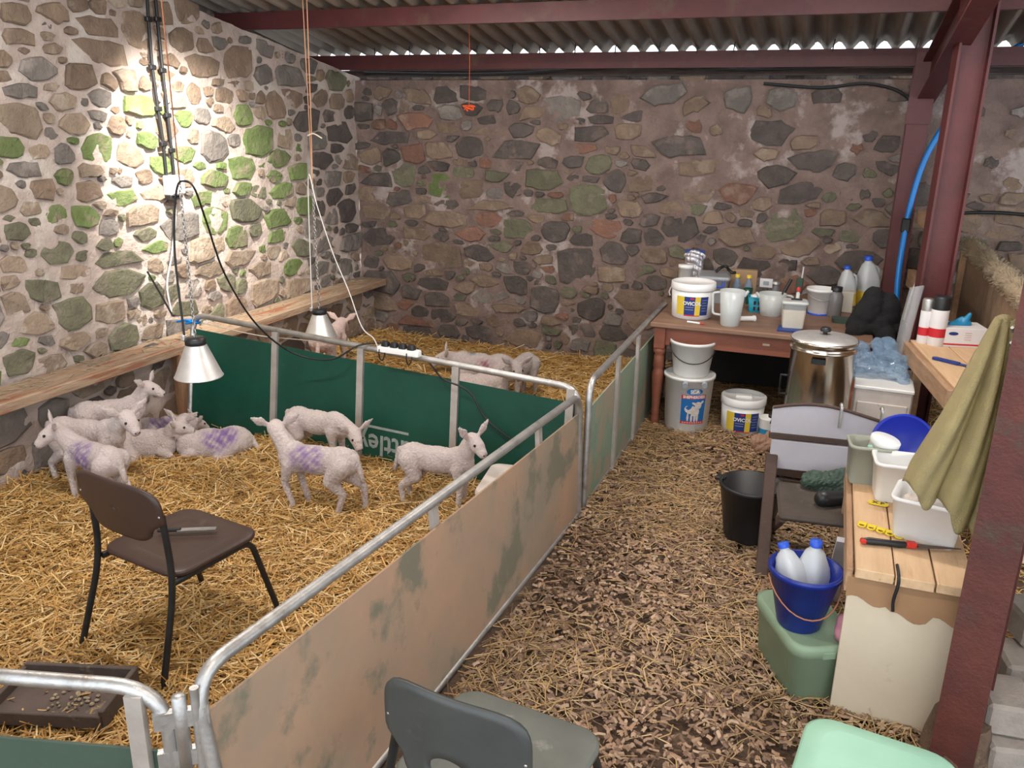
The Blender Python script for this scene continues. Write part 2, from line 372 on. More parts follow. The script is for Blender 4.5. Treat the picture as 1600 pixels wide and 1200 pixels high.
# --- left gable wall, upper part
toL = lambda u, v, dd: (XL+dd, u, v)
LST = [(155,232,58,50,g),(402,222,52,50,g),(333,228,42,52,y),(217,165,52,36,g),(30,190,72,55,f),(60,107,58,42,y),(97,157,50,32,f),(159,80,104,42,b),(155,42,70,36,b),(80,20,50,28,b),(25,18,46,38,b),(30,58,55,24,b),(213,48,55,64,b),(285,62,42,38,b),(290,18,40,40,b),(318,102,52,40,b),(373,97,55,52,b),(302,148,30,30,b),(352,150,34,28,b),(377,180,32,36,g),(430,165,34,44,b),(478,188,40,36,d),(515,182,24,22,d),(435,247,42,32,g),(465,268,40,30,g),(440,298,38,28,g),(435,340,42,30,g),(475,322,28,30,g),(432,370,32,24,g),(335,345,52,42,g),(315,310,60,20,g),(88,395,58,40,l),(85,335,35,30,g),(25,362,48,34,l),(50,325,46,26,f),(180,405,75,24,l),(245,385,60,24,g),(170,355,34,30,y),(185,442,90,46,l),(65,455,65,40,l),(112,492,62,56,l),(25,475,52,42,f),(115,425,72,24,f),(238,462,46,48,l),(115,532,46,26,f),(372,402,60,30,f),(230,220,40,30,g),(285,185,24,30,g),(240,300,50,30,f),(190,310,50,30,g),(140,265,40,24,f),(40,265,70,30,y),(100,240,30,30,y),(335,280,50,30,g),(285,240,40,30,g),(410,420,50,26,f),(330,420,50,26,f),(20,415,40,30,f),(30,140,50,24,y),(250,115,36,26,b),(262,95,34,22,b),(540,330,26,40,d),(500,250,38,30,d),(525,230,24,20,d),(450,120,50,40,y),(300,450,40,30,y),(520,280,30,30,y),(505,380,36,26,y)]
def given(L, fixed, axis):
    out = []
    for px, py, w, h, m in L:
        P = G(px, py, **{fixed[0]: fixed[1]}); Q = G(px+w/2, py, **{fixed[0]: fixed[1]}); R = G(px, py-h/2, **{fixed[0]: fixed[1]})
        u, v = P[axis], P[2]; out.append([u, v, abs(Q[axis]-u)*.98, abs(R[2]-v)*.98, rng.normal(0, .06), m])
    return out
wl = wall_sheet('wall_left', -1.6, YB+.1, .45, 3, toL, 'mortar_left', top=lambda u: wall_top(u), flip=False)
tag(wl, kind='structure', label='rubble stone gable wall with pale lime mortar and green algae on stones')
def matL(u, v, hf):
    if u > 6.1: return pick([(d, 3), (b, 2), (y, 2), (l, .6)])
    if v < 1.5 and u > 3.2: return pick([(l, 2), (f, 2), (y, 1.2), (g, .6), (b, .5)])
    if v < 2.1: return pick([(f, 2), (g, 1), (y, 1), (b, 1)])
    return pick([(b, 3), (f, 1.5), (y, 1)])
SL = given(LST, ('x', XL), 1)
SL = scatter(SL, 2.2, 6.9, .58, 3.0, ((.085, 900), (.055, 1800), (.036, 2600), (.024, 2600)), lambda u, v, hf: 1 if v < wall_top(u)-.08 else 0, matL)
lay_stones(SL, toL, wl, False)
# lower, thicker part of the gable wall under the ledge
toLL = lambda u, v, dd: (XL+.13+dd, u, v)
wll = wall_sheet('wall_left_plinth', -1.6, YB, -.1, .50, toLL, 'mortar_left', amp=.02); tag(wll, kind='structure', label='rough rubble wall base below the timber ledge')
SLL = scatter([], 2.0, 6.9, .05, .48, ((.12, 200), (.07, 500), (.04, 500)), lambda u, v, hf: 1, lambda u, v, hf: pick([(f, 2), (b, 2), (y, 2), (d, 1)]))
lay_stones(SLL, toLL, wll, False)
MB().box((XL-.55, 2.7, 1.7), (.1, 9, 3.4)).build('wall_left_outer', 'stone_dark')['kind'] = 'structure'  # outer wall added so no sky shows through the gap above the gable
# --- back wall
toB = lambda u, v, dd: (u, YB-dd, v)
BST = [(690,292,52,40,g),(632,272,38,40,l),(590,282,50,22,d),(805,235,90,34,d),(735,230,45,32,d),(685,235,42,28,b),(815,205,42,22,d),(765,205,48,18,b),(700,200,40,22,b),(567,175,38,30,d),(610,165,26,24,d),(605,215,80,20,d),(582,245,34,28,b),(725,270,40,20,l),(775,275,70,18,l),(845,280,68,36,l),(920,312,62,52,l),(962,282,42,36,d),(852,322,72,26,l),(808,357,52,36,l),(870,363,46,34,d),(765,320,72,18,b),(900,415,66,62,d),(960,395,40,34,d),(985,370,36,28,d),(690,400,70,44,b),(597,440,60,36,d),(675,442,48,22,d),(730,450,36,20,b),(805,445,42,26,d),(760,440,50,18,b),(853,468,52,44,d),(925,483,48,36,d),(910,517,44,24,d),(957,522,46,26,d),(820,527,62,26,b),(750,520,50,20,d),(705,515,34,20,d),(780,500,40,18,b),(645,502,58,16,r),(785,480,60,14,b),(860,503,36,16,b),(1062,355,60,42,d),(1148,370,60,28,b),(1250,302,68,32,d),(1225,353,58,54,l),(1115,340,36,25,b),(1185,318,38,26,b),(1045,325,48,20,b),(1090,262,50,18,b),(1220,155,46,32,y),(1155,155,40,34,y),(1325,305,28,20,d),(1022,400,50,30,b),(1290,365,38,12,l),(1300,340,50,24,b),(880,170,60,36,y),(1340,410,70,40,d),(1290,430,60,30,d),(1180,420,60,34,d),(1400,330,40,34,d),(1000,255,26,18,d),(980,205,40,22,b),(905,230,50,20,r),(650,330,50,24,b),(590,330,40,24,b),(590,370,50,30,d),(650,365,50,22,b),(735,365,46,22,r),(1385,370,44,30,d)]
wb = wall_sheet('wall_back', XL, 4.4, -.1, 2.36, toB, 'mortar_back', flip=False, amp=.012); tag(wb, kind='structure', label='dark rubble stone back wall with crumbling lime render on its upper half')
def keepB(u, v, hf):
    if v > 2.26: return 0
    if u < -2.9: return 1
    return (.05 if v > 1.55 else .6) if u > -1.6 else (.3 if v > 1.8 else 1)
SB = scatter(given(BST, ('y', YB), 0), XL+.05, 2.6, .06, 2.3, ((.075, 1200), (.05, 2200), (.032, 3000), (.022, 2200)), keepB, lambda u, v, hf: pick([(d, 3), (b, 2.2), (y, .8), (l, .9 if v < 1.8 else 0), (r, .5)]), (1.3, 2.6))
lay_stones(SB, toB, wb, False, gap=.012, grow=(0, .035), proud=(.004, .03))
# wallhead behind, under the eave: dark set-back course
wh = MB().box((.1, YB+.28, 2.25), (9, .12, .50)).build('wall_back_head', 'stone_dark'); wh['kind'] = 'structure'
for i in range(14):
    x = -4+i*.36+random.uniform(-.08, .08)
    MB().box((x, YB+.14+random.uniform(0, .06), 2.40), (random.uniform(.12, .3), .16, random.uniform(.05, .11)), .015, random.uniform(-.2, .2)).build('head_stone', random.choice((y, d, b)), wh)
# --- ground
fl = MB(); n = 60; vs = []
for j in range(n+1):
    for i in range(n+1):
        x, yy = -4.6+9.2*i/n, -1.8+9*j/n; vs.append((x, yy, -.03+.012*math.sin(x*5+yy*3)+random.uniform(-.01, .01)))
fl.add(vs, [(j*(n+1)+i, j*(n+1)+i+1, (j+1)*(n+1)+i+1, (j+1)*(n+1)+i) for j in range(n) for i in range(n)], True)
tag(fl.build('floor', 'soil'), kind='structure', label='trodden dark earth and manure floor of the passage')
# --- roof of corrugated sheets, one object per sheet
ceil = bpy.data.objects.new('ceiling', None); COL.objects.link(ceil); tag(ceil, kind='structure', label='grey brown corrugated sheet roof')
def sheet(x0, w, y0, y1, lift=0):
    pitch = .155; k = int(w/pitch)*8; top = []; bot = []
    mb = MB(); vs = []
    for yy in (y0, y1):
        for t in (0, .009):
            for i in range(k+1):
                x = x0+w*i/k; vs.append((x, yy, roofz(yy)+.034+.034*math.sin(2*PI*x/pitch)+t+lift))
    q = k+1; fs = []
    for i in range(k): fs += [(i, i+1, 2*q+i+1, 2*q+i), (q+i+1, q+i, 3*q+i, 3*q+i+1), (i+1, i, q+i, q+i+1), (2*q+i, 2*q+i+1, 3*q+i+1, 3*q+i)]
    return mb.add(vs, fs, True)
for i in range(11):
    sheet(-5.0+i*.93, .995, 3.6, YB+.06, .010*(i % 2)).build('roof_sheet', 'roof_sheet', ceil)
    sheet(-5.0+i*.93, .995, -1.8, 3.75, .02+.010*(i % 2)).build('roof_sheet', 'roof_sheet', ceil)
for k, yy in enumerate((5.78, 4.0, 2.2, .4)):
    z = roofz(yy)
    p = MB().box((-.1, yy, z-.062), (9.4, .012, .12)).box((-.1, yy+.03, z-.006), (9.4, .07, .012)).box((-.1, yy+.02, z-.118), (9.4, .05, .010)).build('roof_purlin', 'red_steel')
    tag(p, 'red painted steel purlin under the corrugated sheets' if k == 0 else 'red steel purlin running overhead beyond the first one', 'purlin', 'roof purlins')
z = roofz(YB-.12)-.022
tag(MB().box((-.1, YB-.12, z-.062), (9.4, .07, .12)).build('eave_beam', 'red_steel'), 'dark red steel eave beam along the top of the back wall', 'beam')
tag(MB().box((-.1, YB+.09, 2.42), (9.2, .12, .05), .005).build('wall_plate', 'dark_timber'), 'dark timber plate lying in the gap above the back wall', 'beam')
for k in range(16):
    x = -3.9+k*.31+random.uniform(-.05, .05)
    tag(MB().tube([(x, YB-.165, z-.02), (x+.004, YB-.17, z+.03), (x+.01, YB-.18, z+.062)], .005, 5).build('hook_bolt', 'black_steel'), 'small black hook bolt standing on the eave beam', 'bolt', 'hook bolts along the eave beam')
for nm, pts, lb in (('eave_cable', [(-4.1, YB-.02, 2.42), (-2.9, YB-.03, 2.405), (-1.7, YB-.03, 2.45), (-.7, YB-.03, 2.43), (.42, YB-.03, 2.47)], 'thick black cable sagging along the gap under the eave beam'),
                    ('wall_cable', [(-.62, YB-.03, 2.33), (-.2, YB-.03, 2.30), (.1, YB-.04, 2.33), (.36, YB-.04, 2.26), (.43, YB-.2, 2.1), (.42, YB-.24, 1.6), (.42, YB-.22, .9)], 'black cable clipped over the wall top and down the far steel post')):
    tag(MB().tube(spline(pts, 6), .012, 6).build(nm, 'black_cable'), lb, 'cable')
# --- steel frame
def ibeam(a, b, wdt, dep, up, th=.014):
    """I-section between two points; web lies along `up`"""
    a, b = Vector(a), Vector(b); mb = MB(); u = Vector(up).normalized(); x = (b-a).normalized(); u = (u-x*u.dot(x)).normalized()
    mb.bar(a, b, th, dep-.002, u); mb.bar(a+u*(dep/2), b+u*(dep/2), wdt, th, u); mb.bar(a-u*(dep/2), b-u*(dep/2), wdt, th, u); return mb
PF = V(.47, 6.80, 0); P1 = V(.60, 5.47, 0); P2 = V(.60, 2.70, 0)
t = thing('steel_post', 'slim dark red steel post standing against the back wall beside the blue pipe', 'post', PF)
ibeam((0, 0, -.05), (0, 0, 2.52), .14, .15, (0, 1, 0)).build('column', 'red_steel', t)
MB().box((0, -.09, 2.2), (.16, .012, .3)).build('end_plate', 'red_steel', t)
t = thing('steel_post', 'tall red steel post rising past the roof beside the upper shelf', 'post', P1)
ibeam((0, 0, -.05), (0, 0, roofz(5.42)-.02), .10, .16, (1, .2, 0)).build('column', 'red_steel', t)
t = thing('steel_post', 'rusty red steel post at the bench end with mud around its foot', 'post', P2)
ibeam((0, 0, -.05), (0, 0, roofz(2.7)-.02), .13, .19, (.28, .96, 0)).build('column', 'rust_steel', t)
MB().rrect([(.23, .23, .1, -.04), (.21, .2, .1, .06), (.17, .17, .08, .15)], cap1=True).build('mud_crust', 'soil', t)
t = thing('roof_rafter', 'red steel rafter rising from the far post up under the roof', 'rafter', (0, 0, 0))
ibeam((.50, 7.0, roofz(7.0)-.27), (.62, .2, roofz(.2)-.27), .12, .24, (0, 0, 1)).build('rafter_beam', 'red_steel', t)
# --- ledge on the gable wall
t = thing('timber_ledge', 'long weathered timber ledge running along the gable wall with straw bits on it', 'ledge', (0, 0, 0))
yy = 1.2
for k, L in enumerate((1.6, 1.75, 2.4)):
    MB().box((XL+.165, yy+L/2, .535+.004*k), (.27, L-.008, .06), .006).build('plank', 'ledge_timber', t); yy += L
t = thing('timber_prop', 'short upright timber prop under the ledge beside the green hurdle', 'timber', (XL+.225, 4.22, -.02))
MB().box((0, .03, .25), (.10, .05, .5), .006).build('plank', 'rough_timber', t); MB().box((.045, -.02, .27), (.04, .05, .53), .005, Matrix.Rotation(.06, 3, 'Y')).build('batten', 'rough_timber', t)
# ------------------------------------------------------------------ straw
def ground(x, y):
    x, y = np.asarray(x, float), np.asarray(y, float)
    pen = .035+.028*np.sin(x*2.1+.6)*np.sin(y*1.7+.3)+.012*np.sin(x*5.3+y*4.1)
    pas = .004+.012*np.sin(x*4+y*3)
    return np.where(x < -1.12, pen, pas)
def gz(x, y): return float(ground(x, y))
def straw(name, label, xs, ys, count, pal, L=(.07, .22), wd=.0042, pitch=.22, lift=.03, dens=None, wscale=None):
    n = count; x = rng.uniform(*xs, n); y = rng.uniform(*ys, n)
    if dens is not None:
        k = rng.random(n) < dens(x, y); x, y = x[k], y[k]; n = len(x)
    ln = rng.uniform(*L, n)*rng.uniform(.5, 1, n); az = rng.uniform(0, 2*PI, n); el = rng.normal(0, pitch, n); z = ground(x, y)+rng.random(n)**1.5*lift
    w = wd*rng.uniform(.6, 1.25, n)
    if wscale is not None: w = w*wscale(y)
    dx, dy, dz = np.cos(az)*np.cos(el), np.sin(az)*np.cos(el), np.sin(el); px, py = -np.sin(az), np.cos(az)
    bend = rng.normal(0, .12, n)*ln; sag = np.abs(rng.normal(0, .04, n))*ln
    vs = np.zeros((n, 9, 3), np.float32)
    for s in range(3):
        t = (s-1)/2; cx = x+dx*ln*t+px*bend*(1-4*t*t); cyy = y+dy*ln*t+py*bend*(1-4*t*t); cz = z+dz*ln*t+sag*(1-4*t*t)
        for q in range(3):
            o = (q-1); vs[:, s*3+q, 0] = cx+px*w*o*.5; vs[:, s*3+q, 1] = cyy+py*w*o*.5; vs[:, s*3+q, 2] = cz+(w*.45 if q == 1 else 0)
    base = (np.arange(n)*9)[:, None, None]; quad = np.array([[0, 1, 4, 3], [1, 2, 5, 4], [3, 4, 7, 6], [4, 5, 8, 7]])[None]
    F = (base+quad).reshape(-1, 4)
    me = bpy.data.meshes.new(name); me.vertices.add(n*9); me.vertices.foreach_set('co', vs.ravel()); me.loops.add(F.size); me.loops.foreach_set('vertex_index', F.ravel().astype(np.int32))
    me.polygons.add(len(F)); me.polygons.foreach_set('loop_start', np.arange(0, F.size, 4, dtype=np.int32)); me.polygons.foreach_set('loop_total', np.full(len(F), 4, np.int32)); me.update(calc_edges=True)
    pal = np.array(pal); c = pal[rng.integers(0, len(pal), n)]*rng.uniform(.62, 1.02, (n, 1)); col_attr(me, np.repeat(c, 9, 0))
    o = meshobj(name, me, 'straw'); return tag(o, label, 'straw', kind='stuff')
def bed(name, label, xs, ys, m, nx=50, ny=50):
    vs = [(xs[0]+(xs[1]-xs[0])*i/nx, ys[0]+(ys[1]-ys[0])*j/ny, 0) for j in range(ny+1) for i in range(nx+1)]
    vs = [(a, b2, gz(a, b2)+random.uniform(-.008, .008)) for a, b2, _ in vs]
    o = MB().add(vs, [(j*(nx+1)+i, j*(nx+1)+i+1, (j+1)*(nx+1)+i+1, (j+1)*(nx+1)+i) for j in range(ny) for i in range(nx)], True).build(name, m)
    return tag(o, label, 'straw', kind='stuff')
GOLD = [(.56, .31, .085), (.66, .39, .125), (.47, .245, .06), (.75, .50, .20), (.35, .175, .042), (.60, .35, .105), (.80, .59, .30)]
DULL = [(.54, .33, .14), (.62, .40, .17), (.44, .27, .12), (.52, .36, .17), (.32, .20, .09), (.62, .45, .24), (.24, .15, .075), (.20, .12, .07)]
bed('straw_litter', 'packed straw litter under the loose bedding in the lamb pens', (-4.08, -1.20), (.3, 6.98), 'straw_base', 60, 110)
straw('straw_bedding', 'loose golden straw bedding in the lamb pen with the brown chair', (-4.02, -1.24), (.7, 4.25), 60000, GOLD, L=(.09, .26), wd=.0058, pitch=.26, lift=.04)
straw('straw_bedding', 'loose golden straw bedding in the pen against the back wall', (-4.02, -1.20), (4.12, 6.88), 26000, GOLD, wd=.007, L=(.10, .28))
def pdens(x, y):
    v = .42+.30*np.sin(x*3.1+y*2.2)+.25*np.sin(y*4.3-x*1.9+1)+.25*(y > 4.9)+.3*np.clip((x+.2)*1.2, 0, .6); return np.clip(v, .12, 1)
straw('passage_straw', 'thin scattered straw trodden into the dark passage floor', (-1.08, .62), (1.3, 6.9), 27000, DULL, L=(.06, .24), wd=.0045, lift=.018, pitch=.1, dens=pdens)
straw('passage_chips', 'brown chaff and wood chips trodden into the passage floor', (-1.08, .62), (1.3, 6.0), 16000, [(.36, .22, .135), (.26, .155, .10), (.44, .28, .175), (.52, .36, .24), (.19, .11, .07)], L=(.02, .055), wd=.014, lift=.012, pitch=.15)
straw('far_straw', 'pale straw on the ground beyond the rusty post', (.7, 2.6), (2.2, 6.9), 6000, GOLD, L=(.08, .25), wd=.006)
def straw_bits(name, label, pts, L=.12):
    mb = MB()
    for p in pts:
        a = random.uniform(0, 2*PI); l2 = L*random.uniform(.5, 1.2); q = Vector(p); dv = V(math.cos(a)*l2/2, math.sin(a)*l2/2, random.uniform(-.004, .01))
        mb.tube([q-dv, q+V(0, 0, .006), q+dv], .0022, 4)
    return tag(mb.build(name, 'wool_roll'), label, 'straw', kind='stuff')
straw_bits('straw_wisps', 'loose straw wisps caught on the timber ledge', [(XL+random.uniform(.02, .27), random.uniform(2.6, 6.8), .57) for _ in range(160)])
# ------------------------------------------------------------------ hurdles
def hurdle(name, label, bA, bB, tA, tB, board, uprights, ztop=.72, zbot=.02, bend=.11, rail_r=.019, frame='galvanised', ends=(True, True), upr='galvanised_dull', group=None, usd=1):
    bA, bB, tA, tB = map(Vector, (bA, bB, tA, tB)); t = thing(name, label, 'hurdle', (bA+bB)/2, 0, group or 'sheep hurdles of the pens'); o = (bA+bB)/2
    f = lambda s, k: ((bA*(1-s)+bB*s)*(1-k) + (tA*(1-s)+tB*s)*k) - o
    nrm = (f(1, 0)-f(0, 0)).cross(f(0, 1)-f(0, 0)).normalized()      # faces away from the viewer for left-to-right runs
    path = [f(0, 0), f(0, 1), f(1, 1), f(1, 0)]
    MB().tube(fillet(path, bend, 8), rail_r, 12).build('frame_tube', frame, t)
    MB().tube([f(0, .04), f(1, .04)], rail_r*.8, 10).build('bottom_rail', frame, t)
    e = .02/(f(1, 0)-f(0, 0)).length
    nb = 24; ss = [e+(1-2*e)*k/nb for k in range(nb+1)]
    R = [[f(q, kk)+nrm*dd for q in ss] for kk, dd in ((zbot, .0045), ((zbot+ztop)/2, .0045), (ztop, .0045), (ztop, -.0045), ((zbot+ztop)/2, -.0045), (zbot, -.0045), (zbot, .0045))]
    MB().rings(R, False, smooth=False).build('board', board, t)
    for s in uprights:
        a, b2 = f(s, .03), f(s, .985); MB().bar(a+nrm*usd*.016, b2+nrm*usd*.016, .042, .02, nrm).build('upright', upr, t)
    return t, f, nrm
hd, fD, nD = hurdle('sheep_hurdle', 'green boarded hurdle dividing the two pens with white lettering and a power strip', (-3.86, 4.12, -.03), (-1.13, 3.93, -.03), (-3.93, 4.35, .75), (-1.13, 4.0, .69), 'green_board', (.262, .50, .735, .985), ztop=.885, zbot=.08)
side = -1 if nD.dot(V(0, -1, 0)) < 0 else 1
# upside-down lettering on the green board
vs, fs = text_mesh('uttley', .165, .003)
mb = MB(); Lx = 2.75; sx = .565; base = [fD(sx-(vx/Lx)*1.0, .265-vy/.72) for vx, vy, _ in vs]
mb.add([p+V(0, -.0075, 0) for p in base], fs); mb.quad(*[fD(a, k)+V(0, -.0075, 0) for a, k in ((.50, .385), (.625, .385), (.625, .405), (.50, .405))], .001)
mb.build('lettering', 'faded_print', hd)['label'] = 'faded white upside-down lettering'
hurdle('sheep_hurdle', 'long plywood hurdle with a tubular rail between the pen and the passage', (-1.19, 1.31, -.02), (-1.09, 3.93, -.02), (-1.285, 1.30, .74), (-1.10, 3.90, .69), 'ply_board', (.44, .81), ztop=.86, zbot=.04, usd=-1)
hurdle('sheep_hurdle', 'worn green hurdle beside the passage running up to the table', (-1.09, 4.03, -.02), (-1.09, 6.2, -.02), (-1.09, 4.05, .715), (-1.10, 6.2, .74), 'worn_green_board', (.27, .52, .86), ztop=.80, zbot=.05)
hurdle('sheep_hurdle', 'low dark green gate hurdle hinged to the long plywood hurdle', (-3.2, .74, -.02), (-1.335, 1.26, -.02), (-3.2, .74, .72), (-1.335, 1.26, .72), 'dark_green_board', (.965,), ztop=.76, zbot=.04, bend=.13)
t = thing('hinge_fitting', 'galvanised pin hinge joining the gate hurdle to the plywood hurdle', 'hinge', (-1.305, 1.27, 0))
MB().lathe([(.0001, .50), (.017, .50), (.017, .70), (.012, .705), (.0001, .705)], 14).build('sleeve', 'galvanised', t)
MB().tube([(.03, .02, .45), (.03, .02, .72)], .011, 10).build('pin', 'galvanised', t)
for zz in (.53, .64): MB().bar((-.05, -.035, zz), (.05, .04, zz), .02, .045).build('strap', 'galvanised', t)
# ------------------------------------------------------------------ lambs
def lamb(label, px, py, head, *, zg=None, scale=1.0, pose='stand', look=(1, 0, -.25), neck=(.25, 0, .43), mark=None, tint=(1, 1, 1), legs=None, pos=None, droop=0, pink=1.0):
    """heading `head` in degrees: 0 = to the right across the pen, 90 = away"""
    P = Vector(pos) if pos else G(px, py, z=.03); P.z = gz(P.x, P.y)-.006 if zg is None else zg
    t = thing('lamb', label, 'lamb', P, math.radians(head)+YAW, 'lambs in the pens'); t.scale = (scale,)*3
    pr = []; B = lambda c, rr: pr.append(('e', c, rr)); C = lambda a, b2, r0, r1, fl=None: pr.append(('c', a, b2, r0, r1) + ((fl,) if fl else ()))
    if pose == 'stand':
        B((-.135, 0, .300), (.10, .072, .082)); B((.0, 0, .295), (.135, .076, .078)); B((.125, 0, .298), (.09, .068, .088))
        C((-.16, 0, .308), (.13, 0, .308), .066, .062); sh = V(.15, 0, .325); nk_up = .03
        dl = {'fl': [(.13, .045, .27), (.145, .047, .15), (.133, .047, .035), (.145, .047, .012)], 'fr': [(.13, -.045, .27), (.145, -.047, .15), (.133, -.047, .035), (.145, -.047, .012)],
              'hl': [(-.155, .045, .295), (-.115, .053, .205), (-.20, .050, .135), (-.185, .050, .03), (-.172, .050, .012)], 'hr': [(-.155, -.045, .295), (-.115, -.053, .205), (-.20, -.050, .135), (-.185, -.050, .03), (-.172, -.050, .012)]}
        if legs: dl.update({k: [(x, yv*.92, zz+(.025 if zz > .1 else 0)) for x, yv, zz in J] for k, J in legs.items()})
        for k, J in dl.items():
            R = (.038, .0195, .0155, .019) if k[0] == 'f' else (.060, .040, .0195, .0155, .019)
            for i in range(len(J)-1): C(J[i], J[i+1], R[i], R[i+1])
        C((-.22, 0, .335), (-.255, 0, .21), .019, .014)
    else:
        B((-.12, 0, .10), (.13, .105, .105)); B((.03, 0, .10), (.16, .10, .105)); B((.14, 0, .115), (.09, .08, .10)); sh = V(.16, 0, .145); nk_up = 0
        for s in (1, -1):
            C((-.10, s*.07, .10), (-.02, s*.115, .045), .07, .035); C((-.02, s*.115, .04), (-.13, s*.125, .022), .026, .018); C((-.13, s*.125, .022), (-.06, s*.14, .016), .017, .016)
            C((.14, s*.06, .08), (.21, s*.07, .03), .04, .022); C((.21, s*.07, .026), (.12, s*.085, .018), .021, .016)
        dl = {}; C((-.23, 0, .12), (-.27, .04, .05), .02, .014)
    nk = V(*neck)+V(0, 0, nk_up); lk = V(*look).normalized(); C(sh, nk, .056, .043); C(sh-V(.03, 0, .05), nk, .055, .038)
    left = V(0, 0, 1).cross(lk); left = left.normalized() if left.length > .05 else V(0, 1, 0); up = lk.cross(left).normalized()
    hd_ = nk+lk*.02
    C(hd_-lk*.010, hd_+lk*.042-up*.004, .047, .039); C(hd_+lk*.042-up*.006, hd_+lk*.088-up*.020, .036, .027)
    for s in (1, -1):
        e0 = hd_+left*s*.038+up*.024-lk*.012; dr = (left*s*.85+up*(.55-droop)-lk*.28).normalized()
        C(e0, e0+dr*.05, .014, .028, (lk+up*.2, .40)); C(e0+dr*.05, e0+dr*.098, .028, .010, (lk+up*.2, .40))
    me = blob(pr, .0068, 3)
    n = len(me.vertices); co_ = np.empty(n*3, np.float32); me.vertices.foreach_get('co', co_); co_ = co_.reshape(-1, 3)
    c = np.tile(np.array([.66, .555, .52])*np.array(tint), (n, 1)); jit = .5+.5*np.sin(co_[:, 0]*41+np.sin(co_[:, 2]*37)*2)*np.sin(co_[:, 1]*39+1.3); c *= (.93+.1*jit)[:, None]
    def near(p, rr): return np.clip(1-np.linalg.norm(co_-np.array(p), axis=1)/rr, 0, 1)
    def mixc(w, colr): c[:] = c*(1-w[:, None])+np.array(colr)*w[:, None]
    head_w = np.clip(near(hd_+lk*.05, .12)*2, 0, 1); mixc(head_w*.8, np.array((.70, .59, .555))*np.array(tint))
    for s in (1, -1):
        e0 = hd_+left*s*.038+up*.024-lk*.012; dr = (left*s*.85+up*(.55-droop)-lk*.28).normalized()
        wv = np.clip(near(e0+dr*.04, .05)*2, 0, 1)*np.clip(((co_-np.array(e0))@np.array(lk))*120+.2, 0, 1)*.55*pink; mixc(wv, (.62, .33, .30))
    mz = hd_+lk*.116-up*.018; mixc(np.clip(near(mz, .02)*1.6, 0, 1)*.7, (.22, .14, .13))
    if pose == 'stand':
        w = np.clip((.075-co_[:, 2])/.08, 0, 1)*.45; mixc(w, (.60, .45, .30)); w = np.clip(near((-.26, 0, .2), .06), 0, 1)*.6; mixc(w, (.33, .2, .1)); w = np.clip((.016-co_[:, 2])/.008, 0, 1)*.6; mixc(w, (.12, .09, .07))
    if mark:
        for (mx, my, mz_, rr, mc) in mark:
            w = near((mx, my, mz_), rr); tex = .55+.2*np.sin(co_[:, 0]*83+co_[:, 2]*37+2*np.sin(co_[:, 2]*71))+.17*np.sin(co_[:, 2]*119-co_[:, 0]*64+my*9)+.15*np.sin(co_[:, 0]*211+co_[:, 2]*173)+rng.normal(0, .06, n); mixc(np.clip(w*2.2, 0, 1)**1.2*np.clip(tex, .05, .85), mc)
    nn = np.empty(n*3, np.float32); me.vertices.foreach_get('normal', nn); nn = nn.reshape(-1, 3)
    wool = np.clip(np.linalg.norm(co_-np.array(hd_+lk*.04), axis=1)/.06-1.2, 0, 1)*np.clip((co_[:, 2]-.05)/.1, .15, 1)
    dsp = rng.normal(0, .0011, n)+.0012*np.sin(co_[:, 0]*190+2*np.sin(co_[:, 2]*130))*np.sin(co_[:, 1]*170+co_[:, 2]*150)
    me.vertices.foreach_set('co', (co_+nn*(dsp*wool)[:, None]).ravel().astype(np.float32)); me.update(); c *= (1+dsp*wool*55)[:, None]
    col_attr(me, c); body = meshobj('body', me, 'lamb_wool', t)
    for s in (1, -1):
        MB().ball(tuple(hd_+lk*.046+left*s*.0325+up*.014), .008, 8, 6).build('eye', 'eye', t)
    for s in (1, -1): MB().ball(tuple(hd_+lk*.110-up*.014+left*s*.011), .0042, 6, 4).build('nostril', 'eye', t)
    return t
PUR = (.20, .10, .32)
lamb('lamb by the ledge wall looking over the others, rearmost beside the timber prop', 0, 0, 28, pos=(-3.87, 3.52, 0), zg=.06, neck=(.22, 0, .40), look=(.85, -.55, -.22), scale=.93)
lamb('plain cream lamb standing broadside between the wall and the purple-streaked lamb', 0, 0, -8, pos=(-3.70, 3.19, 0), zg=.03, neck=(.235, 0, .375), look=(.8, -.5, -.38), scale=1.03)
lamb('lamb with a purple streak on its flank standing behind the brown chair', 0, 0, 150, pos=(-3.43, 2.97, 0), neck=(.21, .05, .39), look=(.4, .85, -.42), scale=.97, mark=[(.02, .07, .33, .11, PUR), (.0, .075, .27, .08, PUR)])
lamb('lamb lying in the straw with its neck stretched up against the curled lamb', 0, 0, 4, pos=(-3.70, 3.56, 0), pose='lie', neck=(.215, -.02, .225), look=(.8, .25, -.1), scale=.92, mark=[(-.1, .03, .2, .05, PUR)])
lamb('curled up lamb with purple scribble on its rump lying by the green hurdle', 0, 0, 200, pos=(-3.36, 3.78, 0), pose='lie', neck=(.17, -.05, .25), look=(.5, .75, -.35), scale=.95, mark=[(-.03, .08, .17, .13, PUR), (-.09, .06, .17, .09, PUR)])
lamb('lamb lying behind the two others with only its purple marked back showing', 0, 0, 20, pos=(-3.80, 3.86, 0), pose='lie', neck=(.20, .04, .12), look=(.8, .4, -.4), scale=.85, mark=[(-.02, -.02, .2, .14, PUR)])
